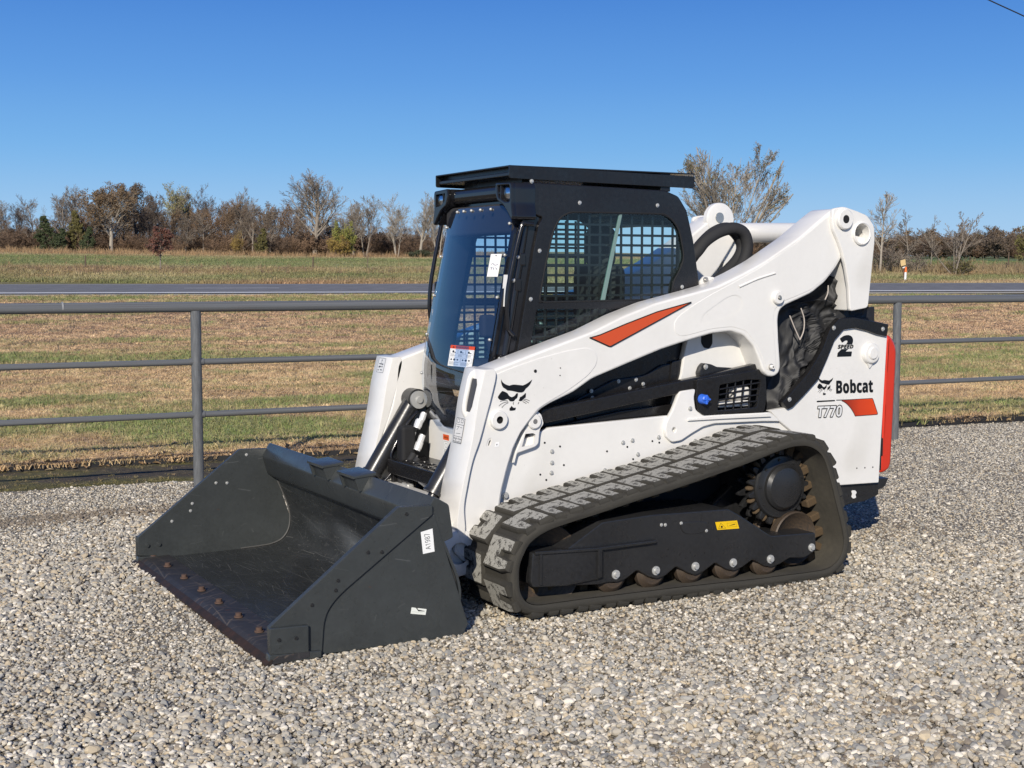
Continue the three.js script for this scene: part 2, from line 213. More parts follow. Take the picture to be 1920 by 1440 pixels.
// tracks
function makeTrack(s) {
  let inner = curve([[-0.308,0.168],[-0.308,0.25],[-0.286,0.306],[-0.249,0.356],[-0.166,0.397],[-0.04,0.425],[0.085,0.447],[0.309,0.49],[0.58,0.539],[0.931,0.613],[1.159,0.667],[1.267,0.678],[1.349,0.662],[1.42,0.608],[1.468,0.495],[1.51,0.372],[1.549,0.255],[1.565,0.17],[1.542,0.097],[1.476,0.053],[1.372,0.043],[1.156,0.046],[0.948,0.049],[0.624,0.059],[0.191,0.068],[-0.11,0.071],[-0.214,0.072],[-0.268,0.091],[-0.297,0.125]], 240, .5);
  let area = 0; inner.forEach((p, i) => { const q = inner[(i + 1) % inner.length]; area += p[0] * q[1] - q[0] * p[1]; });
  if (area < 0) inner.reverse();
  // resample evenly
  const N = 300, L = [0]; inner.forEach((p, i) => { const q = inner[(i + 1) % inner.length]; L.push(L[i] + Math.hypot(q[0] - p[0], q[1] - p[1])); });
  const len = L[inner.length], at = (d) => { d = (d % len + len) % len; let i = 0; while (L[i + 1] < d) i++; const p = inner[i], q = inner[(i + 1) % inner.length], t = (d - L[i]) / (L[i + 1] - L[i]); return [lerp(p[0], q[0], t), lerp(p[1], q[1], t)]; };
  const frame = (d) => { const a = at(d - .012), b = at(d + .012), m = at(d), tx = b[0] - a[0], ty = b[1] - a[1], l = Math.hypot(tx, ty); return { p: m, t: [tx / l, ty / l], n: [ty / l, -tx / l] }; };
  // belt: a closed band with a rounded cross-section
  const TH = .042, cs = [[.553, 0], [.548, .012], [.552, .03], [.57, TH], [.945, TH], [.96, TH + .005], [.98, TH], [.991, .030], [.994, .014], [.988, 0]];
  const pos = [], uv = [], idx = [];
  for (let i = 0; i <= N; i++) { const f = frame(i / N * len); cs.forEach((c, k) => { pos.push(f.p[0] + f.n[0] * c[1], f.p[1] + f.n[1] * c[1], s * c[0]); uv.push(i / N * len, k * .12); }); }
  const K = cs.length;
  for (let i = 0; i < N; i++) for (let k = 0; k < K; k++) { const a = i * K + k, b = i * K + (k + 1) % K, c = a + K, d = b + K; s > 0 ? idx.push(a, c, b, b, c, d) : idx.push(a, b, c, b, d, c); }
  const g = new THREE.BufferGeometry(); g.setAttribute('position', new THREE.Float32BufferAttribute(pos, 3)); g.setAttribute('uv', new THREE.Float32BufferAttribute(uv, 2)); g.setIndex(idx);
  const belt = P(loader, 'rubber_track', toCreasedNormals(g.toNonIndexed(), .6), rubber);
  if (s > 0) {
    // tread lugs, three worn variants of the notched block
    const lugs = [], bars = [];
    for (let v = 0; v < 4; v++) {
      const j = () => rr(-.004, .004), a = .067, zi = -.1, zo = .093;
      const sh = new THREE.Shape([[-a + j(), zi + j()], [a + j(), zi + j()], [a + .004, zo * .45], [a - .006 + j(), zo], [.022 + j(), zo + j()], [.016, zo * .1 + j()], [-.014, zo * .1 + j()], [-.02 + j(), zo + j()], [-a + .002 + j(), zo + j()], [-a - .004, zo * .4]].map((p) => new THREE.Vector2(p[0], p[1])));
      lugs.push(new THREE.ExtrudeGeometry(sh, { depth: .012, bevelEnabled: true, bevelThickness: .015, bevelSize: .011, bevelOffset: -.003, bevelSegments: 2, curveSegments: 4 }));
    }
    const rows = [[.888, 1, 0], [.655, -1, .5]], n = Math.round(len / .149);
    for (const [z, dir, off] of rows) for (let i = 0; i < n; i++) {
      const f = frame((i + off + .2) / n * len), m = new THREE.Mesh(lugs[Math.floor(rnd() * 4)], [lugTop, rubber]);
      const N3 = V3(f.n[0], f.n[1], 0), T3 = V3(f.t[0], f.t[1], 0).multiplyScalar(dir), W3 = N3.clone().cross(T3);
      m.matrix.makeBasis(T3, W3, N3).setPosition(f.p[0] + f.n[0] * (TH - .012), f.p[1] + f.n[1] * (TH - .012), z); m.matrix.decompose(m.position, m.quaternion, m.scale);
      m.name = 'tread_lug'; lit(m); belt.add(m);
    }
    const gl = [new RoundedBoxGeometry(.046, .075, .056, 1, .01), new RoundedBoxGeometry(.040, .07, .048, 1, .008)].map(flat), ng = Math.round(len / .0857), parts = [];
    for (let i = 0; i < ng; i++) for (const z of [.70, .815]) {
      const f = frame((i + .5) / ng * len), q = gl[(i + (z > .7)) % 2].clone(), m4 = new THREE.Matrix4().makeBasis(V3(f.t[0], f.t[1], 0), V3(f.n[0], f.n[1], 0), V3(0, 0, 1).multiplyScalar(-1)).setPosition(f.p[0] - f.n[0] * .024, f.p[1] - f.n[1] * .024, z);
      m4.makeBasis(V3(f.t[0], f.t[1], 0), V3(-f.n[0], -f.n[1], 0), V3(0, 0, f.t[0] * -f.n[1] + f.t[1] * f.n[0])).setPosition(f.p[0] - f.n[0] * .024, f.p[1] - f.n[1] * .024, z);
      parts.push(q.applyMatrix4(m4));
    }
    P(belt, 'guide_lugs', join(parts), mud).userData.kind = 'stuff';
    // dusty inner face
    const ip = [], ii = [], iu = []; for (let i = 0; i <= N; i++) { const f = frame(i / N * len); for (const z of [.56, .984]) { ip.push(f.p[0] - f.n[0] * .003, f.p[1] - f.n[1] * .003, z); iu.push(i / N * len, z); } }
    for (let i = 0; i < N; i++) { const a = i * 2; ii.push(a, a + 1, a + 2, a + 1, a + 3, a + 2); }
    const ig = new THREE.BufferGeometry(); ig.setAttribute('position', new THREE.Float32BufferAttribute(ip, 3)); ig.setAttribute('uv', new THREE.Float32BufferAttribute(iu, 2)); ig.setIndex(ii); ig.computeVertexNormals();
    P(belt, 'track_lining', ig, rubberIn);
  }
  return belt;
}
makeTrack(1); makeTrack(-1);

// undercarriage of each side
function makeCarriage(s) {
  const main = plateS(s, rounded([[-0.214,0.301],[-0.058,0.295],[0.138,0.403],[0.413,0.412],[0.691,0.404],[0.852,0.4],[0.934,0.355],[1.117,0.244],[1.4,0.234],[1.41,0.142],[1.334,0.113],[1.234,0.123],[1.174,0.098],[1.123,0.088],[1.073,0.101],[1.006,0.14],[0.941,0.108],[0.893,0.095],[0.844,0.108],[0.777,0.149],[0.711,0.113],[0.664,0.1],[0.617,0.116],[0.549,0.156],[0.488,0.118],[0.44,0.108],[0.392,0.124],[0.329,0.163],[0.268,0.128],[0.221,0.119],[0.169,0.125],[0.126,0.12],[-0.052,0.134],[-0.211,0.147]], .012), .63, .96, .006, [], 2, .4);
  const fr = P(loader, 'track_frame', main, frameBlack);
  if (s < 0) return;
  P(fr, 'nose_plate', plate(rounded([[-0.233,0.304],[-0.095,0.306],[0.112,0.289],[0.122,0.148],[-0.067,0.138],[-0.233,0.151],[-0.244,0.18]], .008), .94, .975, .006), frameBlack);
  P(fr, 'weld_rib', join([plate([[-0.228,0.31],[0.094,0.295],[0.42,0.297],[0.42,0.284],[0.109,0.28],[-0.226,0.296]], .955, .985, .003), plate([[0.1,0.292],[0.12,0.29],[0.121,0.16],[0.101,0.157]], .955, .988, .003), plate([[-0.201,0.295],[-0.188,0.294],[-0.188,0.157],[-0.201,0.159]], .96, .982, .002)]), frameBlack);
  P(fr, 'access_cover', plate(curve([[0.573,0.356],[0.641,0.359],[0.719,0.347],[0.71,0.307],[0.642,0.299],[0.586,0.314]], 30), .955, .964, .003), frameBlack);
  P(fr, 'yellow_sticker', quadZ([[0.785,0.305],[0.917,0.3],[0.903,0.34],[0.772,0.344]], .962), printMat(yellowTex));
  const bp = [[0.211,0.156],[0.433,0.149],[0.659,0.144],[0.884,0.137],[1.114,0.13],[1.376,0.161]];
  bp.forEach((p, i) => P(fr, 'bolt', boltZ(p[0], p[1], .96, i < 5 ? .0155 : .0145), zinc));
  for (const p of [[0.574,0.357],[0.721,0.308],[0.461,0.36],[0.483,0.358]]) P(fr, 'bolt', boltZ(p[0], p[1], .961, .006), zinc);
  bp.slice(0, 5).forEach((p, i) => { // track rollers: two flanged rims and a hub
    const rim = (z0) => { const z = z0 - .035; return turned(p[0], p[1] - .012, [[.03, z - .05], [.076, z - .05], [.081, z - .045], [.081, z - .018], [.074, z - .012], [.062, z], [.055, z + .004], [.03, z + .004]], 36); };
    const r = P(loader, 'track_roller', join([rim(.975), rim(.79)]), mudRoller); P(r, 'hub', cylZ(p[0], p[1] - .012, .78, .93, .05, 24, .045), frameBlack);
  });
  const c = [[-0.126,0.204],[1.344,0.195]];
  [[c[0], .205], [c[1], .135]].forEach(([p, r]) => P(loader, 'idler_wheel', join([turned(p[0], p[1], [[.03, .82], [r * .6, .84], [r * .86, .872], [r - .006, .882], [r, .876], [r, .835], [r - .02, .83]], 48), turned(p[0], p[1], [[r - .02, .7], [r, .7], [r, .74], [r - .006, .748], [r * .6, .72]], 48)]), mudRoller));
  // drive sprocket, hub and motor cover
  const q = [[1.266,0.458]][0], T = 17, prof = [];
  for (let i = 0; i < T; i++) for (const [da, r] of [[-.36, .148], [-.3, .158], [-.15, .188], [-.06, .194], [.06, .194], [.15, .188], [.3, .158], [.36, .148]]) { const a = (i + da) / T * 2 * Math.PI; prof.push([q[0] + r * Math.cos(a), q[1] + r * Math.sin(a)]); }
  const sp = P(loader, 'drive_sprocket', join([plate(prof, .81, .84, .004), plate(prof, .73, .76, .004)]), frameBlack);
  const lug = new THREE.SphereGeometry(.017, 8, 6); for (let i = 0; i < T; i++) { const a = (i + .5) / T * 2 * Math.PI, u = sstep(-1, .2, -Math.sin(a)) ; if (u > .1) P(sp, 'mud_clod', flat(lug.clone().scale(1.5, .75, 1.3).rotateZ(a)).translate(q[0] + .168 * Math.cos(a), q[1] + .168 * Math.sin(a), .815), mud); }
  P(sp, 'drive_hub', turned(q[0], q[1], [[0, .905], [.06, .903], [.098, .895], [.112, .878], [.114, .862], [.122, .858], [.152, .855], [.158, .845], [.158, .8]], 56), frameBlack);
  for (let i = 0; i < 9; i++) { const a = i / 9 * 6.283 + .3; P(sp, 'bolt', boltZ(q[0] + .135 * Math.cos(a), q[1] + .135 * Math.sin(a), .855, .007), frameBlack); }
  P(loader, 'final_drive', cylZ(q[0], q[1], .4, .8, .13), deepBlack);
  P(loader, 'carriage_arm', join([plate([[0.872,0.262],[1.155,0.455],[1.314,0.29],[1.424,0.14],[0.906,0.192]], .56, .64, .01), box(.2, 1.4, .1, .34, .5, .6, .01)]), frameBlack);
}

makeCarriage(1); makeCarriage(-1);

// main body
const bodySide = rounded([[-0.255,0.416],[-0.221,0.711],[-0.013,0.743],[0.118,0.786],[0.8,0.807],[1.067,0.805],[1.56,0.777],[1.785,0.667],[1.902,0.544],[1.961,0.371],[1.833,0.273],[0.973,0.306],[0.33,0.348],[-0.185,0.395]], .01);
const body = P(loader, 'body', join([plate(bodySide, .50, .53, .006), plate(bodySide, -.53, -.50, .006), box(-.02, 1.95, .3, .36, -.5, .5), box(-.02, .02, .34, .72, -.5, .5)]), white, 'white painted lower chassis');
P(body, 'belly_pan', box(-.1, 2.1, .2, .34, -.42, .42, .02), deepBlack);
P(body, 'side_skirt', plate([[-0.18,0.45],[-0.072,0.45],[0.31,0.486],[0.64,0.544],[1.102,0.631],[1.381,0.658],[1.672,0.603],[1.902,0.457],[1.912,0.106],[-0.183,0.31]], .49, .534, .002), deepBlack);
for (const p of [[0.133,0.671],[0.133,0.617],[0.13,0.569],[0.539,0.688],[0.595,0.695],[0.628,0.624],[0.753,0.701],[0.433,0.559],[-0.122,0.48],[0.978,0.669]]) P(body, 'bolt', boltZ(p[0], p[1], .529, p[0] < 0 ? .014 : .0085), zinc);
for (const p of [[0.092,0.716],[0.177,0.693],[0.199,0.602],[0.068,0.566],[0.101,0.538],[0.445,0.652],[0.564,0.666],[0.599,0.603],[0.714,0.685],[0.756,0.675],[-0.01,0.465]]) P(body, 'bolt_hole', cylZ(p[0], p[1], .52, .532, p[0] < 0 ? .014 : .005, 12), deepBlack);
// rear quarter bracket plate standing proud of the chassis
P(body, 'quarter_plate', plate(rounded([[0.866,0.927],[0.962,0.936],[0.952,0.894],[0.963,0.831],[1.011,0.799],[1.448,0.793],[1.478,0.774],[1.518,0.741],[1.399,0.748],[1.086,0.754],[1.012,0.742],[0.935,0.709],[0.876,0.68],[0.82,0.675],[0.787,0.702],[0.777,0.739],[0.786,0.782],[0.824,0.838]], .012, 3), .525, .552, .005, [circle(...[[0.832,0.736]][0], .012)], 2, .6), white);
P(body, 'step_strip', plate([[0.91,0.786],[1.146,0.79],[1.426,0.784],[1.447,0.771],[1.146,0.776],[0.91,0.778]], .545, .565, .003), white);
P(body, 'bolt', boltZ(...[[0.928,0.838]][0], .552, .009), zinc);
// upright behind the cab, recessed below the lift arm
P(body, 'upright_panel', plate(rounded([[0.983,1.192],[0.957,1.098],[0.942,1.003],[0.891,0.848],[1.052,0.841],[1.06,0.993],[1.469,1.045],[1.45,1.116],[1.406,1.159],[1.337,1.222],[1.27,1.257],[1.138,1.243]], .008), .42, .46, .005), white);
P(body, 'upright_rim', tube([[1.263,1.216],[1.337,1.178],[1.388,1.127],[1.425,1.064],[1.455,0.99]].map((p) => [p[0], p[1], .47]), .016, 30, 8), white);
P(body, 'black_slot', plate(rounded([[1.065,1.222],[1.133,1.232],[1.134,1.153],[1.114,1.129],[1.08,1.135],[1.062,1.163]], .01), .455, .464, .002), deepBlack);
P(body, 'bolt', boltZ(...[[1.238,1.208]][0], .46, .007), deepBlack);
P(body, 'pivot_ear', plate(rounded([[1.026,1.008],[1.039,1.04],[1.059,1.059],[1.1,1.052],[1.138,1.037],[1.259,1.027],[1.26,1],[1.037,0.975]], .008), .46, .5, .004), frameBlack);
P(body, 'bolt', boltZ(...[[1.063,1.04]][0], .5, .01), zinc);
// dark inner wall between cab and arm
P(body, 'inner_panel', join([plate([[0.095,0.781],[0.124,0.934],[0.552,1.153],[1.041,1.385],[1.115,1],[1.016,0.756],[0.184,0.737]], .38, .42, .004), plate(rounded([[0.326,0.9],[0.544,0.99],[0.742,1.007],[0.834,1.054],[0.967,1.066],[0.976,0.897],[0.909,0.813],[0.327,0.796]], .02), .41, .435, .006), plate(rounded([[0.983,1.082],[0.893,1.069],[0.881,0.969],[0.961,0.966]], .01), .42, .445, .004), plate([[0.166,0.78],[0.566,0.837],[0.875,0.856],[0.885,0.807],[0.41,0.785]], .42, .47, .004)]), cabBlack);
for (const p of [[0.415,0.94],[0.575,0.981],[0.68,0.985],[0.723,0.962],[0.642,0.944],[0.421,0.906]]) P(body, 'bolt', boltZ(p[0], p[1], .434, .0075), zinc);
// front lug that carries the arm stop
const lugP = P(body, 'pivot_bracket', plate(rounded([[-0.096,0.632],[-0.079,0.693],[-0.034,0.783],[-0.016,0.827],[0.001,0.861],[0.036,0.874],[0.059,0.853],[0.071,0.809],[0.053,0.79],[0.047,0.768],[0.042,0.718],[0.024,0.704],[-0.074,0.68]], .01), .50, .56, .005, [rounded([[-0.056,0.704],[-0.034,0.773],[0.013,0.775],[0.03,0.764],[0.018,0.714],[-0.016,0.707]], .006)]), white);
P(lugP, 'pin_boss', turned(...[[0.015,0.825]][0], [[.012, .575], [.03, .575], [.036, .57], [.036, .55]], 28), white); P(lugP, 'pin', cylZ(...[[0.015,0.825]][0], .55, .572, .016), steel);
// rear side panel with the markings
const panel = P(body, 'rear_side_panel', plate(rounded([[2.034,1.225],[1.949,1.218],[1.875,1.16],[1.832,1.064],[1.767,0.95],[1.661,0.869],[1.585,0.814],[1.448,0.801],[1.514,0.741],[1.622,0.668],[1.657,0.563],[1.811,0.409],[1.942,0.369],[2.233,0.361],[2.271,1.174],[2.187,1.19],[2.116,1.209]], .008), .51, .55, .005), white);
P(body, 'rear_panel_far', plate(rounded([[2.034,1.225],[1.949,1.218],[1.875,1.16],[1.832,1.064],[1.767,0.95],[1.661,0.869],[1.585,0.814],[1.448,0.801],[1.514,0.741],[1.622,0.668],[1.657,0.563],[1.811,0.409],[1.942,0.369],[2.233,0.361],[2.271,1.174],[2.187,1.19],[2.116,1.209]], .008), -.55, -.51, .005), white);
P(panel, 'emblem_and_name', quadZ([[1.764,0.856],[2.184,0.849],[2.176,0.972],[1.764,0.979]], .552), printMat(nameTex));
P(panel, 'model_number', quadZ([[1.767,0.739],[2.219,0.729],[2.208,0.839],[1.764,0.848]], .552), printMat(modelTex));
P(panel, 'speed_marking', quadZ([[1.902,1.068],[2.029,1.067],[2.033,1.182],[1.91,1.185]], .552), printMat(speedTex));
{ const p = [[2.141,1.081]][0]; P(panel, 'fuel_cap', join([turned(p[0], p[1], [[0, .585], [.028, .585], [.033, .581], [.034, .577], [.05, .576], [.056, .57], [.058, .562], [.06, .548]], 40), plate([[p[0] - .028, p[1] - .045], [p[0] + .022, p[1] - .05], [p[0] - .004, p[1] - .082]], .548, .562, .002)]), white); }
for (const p of [[2.066,0.454],[2.184,0.451],[2.125,0.452]]) P(panel, 'bolt_hole', cylZ(p[0], p[1], .54, .5515, p[1] > .41 ? .004 : .008, 12), deepBlack);
// black trim that borders the panel
const trim = P(body, 'rear_trim', plate(rounded([[2.261,1.236],[2.185,1.249],[2.013,1.278],[1.902,1.274],[1.839,1.221],[1.786,1.112],[1.692,0.991],[1.566,0.881],[1.516,0.844],[1.554,0.803],[1.586,0.813],[1.662,0.871],[1.76,0.952],[1.824,1.066],[1.871,1.158],[1.934,1.214],[2.014,1.221],[2.1,1.204],[2.172,1.183],[2.251,1.169]], .006), .53, .568, .004), cabBlack);
for (const p of [[1.862,1.224],[2.218,1.211],[1.563,0.856]]) P(trim, 'bolt', boltZ(p[0], p[1], .567, .009), zinc);
// red tailgate edge, hood and counterweight
P(body, 'tailgate', plate(rounded([[2.314,1.174],[2.354,1.17],[2.392,1.121],[2.402,1.071],[2.378,0.43],[2.33,0.401],[2.285,0.404]], .05, 5), -.5, .5, .02, [], 4, .9), red, 'red painted tailgate');
P(body, 'hinge_strip', join([box(2.27, 2.3, .42, 1.14, .46, .5), box(2.285, 2.31, .98, 1.1, .495, .505), box(2.28, 2.305, .5, .6, .495, .505)]), deepBlack);
P(body, 'counterweight', join([plate(rounded([[1.955,0.367],[2.267,0.357],[2.265,0.286],[2.162,0.258],[2.075,0.254],[2.016,0.247],[1.958,0.246]], .01), -.52, .52, .008), plate([[2.27,0.375],[2.36,0.371],[2.329,0.322],[2.273,0.306]], -.5, .5, .006)]), frameBlack);
P(body, 'tie_down_slot', plate(rounded([[2.111,0.312],[2.174,0.312],[2.175,0.301],[2.115,0.288]], .008), .515, .5225, .001), deepBlack);
P(body, 'hook_sticker', plate(curve([[2.059,0.325],[2.083,0.326],[2.095,0.313],[2.087,0.302],[2.092,0.287],[2.072,0.282],[2.06,0.292],[2.064,0.307]], 24), .519, .5235, .001), M(.7, .7, .68, .6));
P(body, 'engine_hood', join([box(1.5, 2.26, .4, 1.1, -.5, .44, .03), box(1.2, 2.0, .9, 1.24, -.42, .30, .05)]), deepBlack);
// side screen of the engine bay
const gr = [[0.958,0.982],[1.401,1.014],[1.413,0.794],[1.004,0.799]];
const grille = P(body, 'side_grille', plate(rounded([[0.968,0.982],[0.963,0.88],[0.973,0.825],[1.011,0.799],[1.102,0.802],[1.405,0.798],[1.418,0.872],[1.408,1.025],[1.288,1.013]], .012), .535, .558, .004, [rounded([[1.11,0.949],[1.098,0.819],[1.355,0.825],[1.377,0.965],[1.289,0.969]], .01)]), cabBlack);
{ const bars = []; const h0 = [[1.105,0.818],[1.362,0.825],[1.377,0.982],[1.117,0.954]];
  for (let k = 1; k < 5; k++) { const t = k / 5; bars.push(rod(V3(lerp(h0[0][0], h0[1][0], t), lerp(h0[0][1], h0[1][1], t), .545), V3(lerp(h0[3][0], h0[2][0], t), lerp(h0[3][1], h0[2][1], t), .545), .005, .005, 6)); }
  for (let k = 1; k < 5; k++) { const t = k / 5; bars.push(rod(V3(lerp(h0[0][0], h0[3][0], t), lerp(h0[0][1], h0[3][1], t), .549), V3(lerp(h0[1][0], h0[2][0], t), lerp(h0[1][1], h0[2][1], t), .549), .005, .005, 6)); }
  P(grille, 'mesh', join(bars), cabBlack);
  P(grille, 'inner_parts', join([box(1.13, 1.32, .83, .86, .40, .53), box(1.25, 1.36, .86, .93, .44, .5, .02)]), white);
  const b = [[0.995,0.884]][0]; P(grille, 'coolant_cap', join([turned(b[0], b[1], [[0, .6], [.016, .6], [.022, .595], [.024, .585], [.026, .56]], 16), box(b[0] - .024, b[0] + .024, b[1] - .005, b[1] + .005, .59, .606), box(b[0] - .005, b[0] + .005, b[1] - .024, b[1] + .024, .59, .606)]), blueCap); }
// folded vinyl dust cover between arm and rear panel
{ const lft = open([[1.913,1.515],[1.821,1.421],[1.673,1.363],[1.585,1.324],[1.562,1.212],[1.585,1.014],[1.542,0.953],[1.5,0.876],[1.495,0.786]], 60), rgt = open([[1.928,1.492],[2.032,1.319],[2.141,1.358],[2.222,1.287],[2.065,1.261],[1.95,1.248],[1.869,1.106],[1.748,0.967],[1.586,0.795]], 60);
  const n = 60, m = 44, pos = [], uv = [], idx = [];
  for (let i = 0; i <= n; i++) for (let j = 0; j <= m; j++) {
    const t = j / m, x = lerp(lft[i][0], rgt[i][0], t), y = lerp(lft[i][1], rgt[i][1], t), e = Math.sin(Math.PI * Math.min(1, Math.max(0, t)));
    const w = noise(x * 5 + noise(x * 4, y * 4, 3), y * 5, 1), w2 = noise(x * 3.1 + 7, y * 3.3, 6), f = (1 - Math.abs(noise(x * 7 + 1.6 * w, y * 6 - 2.2 * w2, 4))) ** 3 + .45 * (1 - Math.abs(noise(x * 15 + 2.5 * w2, y * 13 + 2 * w, 8))) ** 3;
    pos.push(x + .012 * w, y, .445 + .05 * t + (.35 + .65 * e) * (.03 * w + .062 * f - .03)); uv.push(x, y);
  }
  for (let i = 0; i < n; i++) for (let j = 0; j < m; j++) { const a = i * (m + 1) + j; idx.push(a, a + m + 1, a + 1, a + 1, a + m + 1, a + m + 2); }
  const g = new THREE.BufferGeometry(); g.setAttribute('position', new THREE.Float32BufferAttribute(pos, 3)); g.setAttribute('uv', new THREE.Float32BufferAttribute(uv, 2)); g.setIndex(idx); g.computeVertexNormals();
  const c = P(loader, 'dust_cover', g, leather, 'crumpled black vinyl cover');
  P(c, 'back_sheet', plate([[1.586,1.379],[1.996,1.55],[2.16,1.3],[2.32,1.328],[2.323,1.223],[2.007,1.142],[1.784,0.858],[1.563,0.724]], .37, .40, .004), leather);
  P(c, 'wrinkled_cuff', (() => { const g = new THREE.CylinderGeometry(.13, .15, .3, 32, 8, true).toNonIndexed(); const p = g.attributes.position; for (let i = 0; i < p.count; i++) { const a = Math.atan2(p.getZ(i), p.getX(i)), k = 1 + .1 * noise(a * 3, p.getY(i) * 14, 2); p.setXYZ(i, p.getX(i) * k, p.getY(i) * .5, p.getZ(i) * k * .8); } g.computeVertexNormals(); g.translate(1.99, 1.245, .4); return flat(g); })(), leather);
  const cord = (l) => tube(l.map((p) => [p[0], p[1], .545]), .0035, 24, 6);
  P(c, 'draw_cord', join([cord([[1.575,1.293],[1.61,1.228],[1.648,1.165]]), cord([[1.651,1.331],[1.674,1.274],[1.672,1.213],[1.648,1.165]]), cord([[1.838,1.45],[1.835,1.408],[1.817,1.374]])]), M(.45, .4, .35, .9)); }

// lift arms
const FRONT = [[1.078, -.268], [1.045, -.277], [.935, -.305], [.82, -.324], [.69, -.352], [.56, -.384], [.46, -.404]];
const frontX = (y) => { let i = 0; while (i < FRONT.length - 2 && y < FRONT[i + 1][0]) i++; return lerp(FRONT[i][1], FRONT[i + 1][1], (y - FRONT[i][0]) / (FRONT[i + 1][0] - FRONT[i][0])); };
const armPts = rounded([[-0.222,1.074],[0,1.143],[0.323,1.238],[0.505,1.311],[0.693,1.37],[0.952,1.425],[1.068,1.451],[1.152,1.483],[1.254,1.523],[1.382,1.58],[1.604,1.703],[1.766,1.813],[1.828,1.851],[1.914,1.858],[1.992,1.798],[1.983,1.719],[1.939,1.656],[1.895,1.597],[1.848,1.535],[1.775,1.465],[1.684,1.409],[1.593,1.377],[1.511,1.35],[1.472,1.323],[1.463,1.274],[1.472,1.163],[1.486,1.038],[1.479,1.002],[1.447,0.981],[1.405,0.983],[1.369,1.009],[1.35,1.056],[1.306,1.14],[1.239,1.199],[1.157,1.222],[1.038,1.214],[0.873,1.178],[0.728,1.143],[0.538,1.083],[0.324,1.014],[0.22,0.955],[0.087,0.906],[0.035,0.881],[0.001,0.848],[-0.065,0.782],[-0.105,0.71],[-0.139,0.613],[-0.167,0.515],[-0.181,0.417],[-0.212,0.296],[-0.268,0.214],[-0.365,0.2],[-0.419,0.255],[-0.397,0.37],[-0.38,0.455],[-0.358,0.551],[-0.336,0.647],[-0.308,0.742],[-0.275,0.823],[-0.258,0.891],[-0.25,0.976],[-0.242,1.041]], .02, 3);
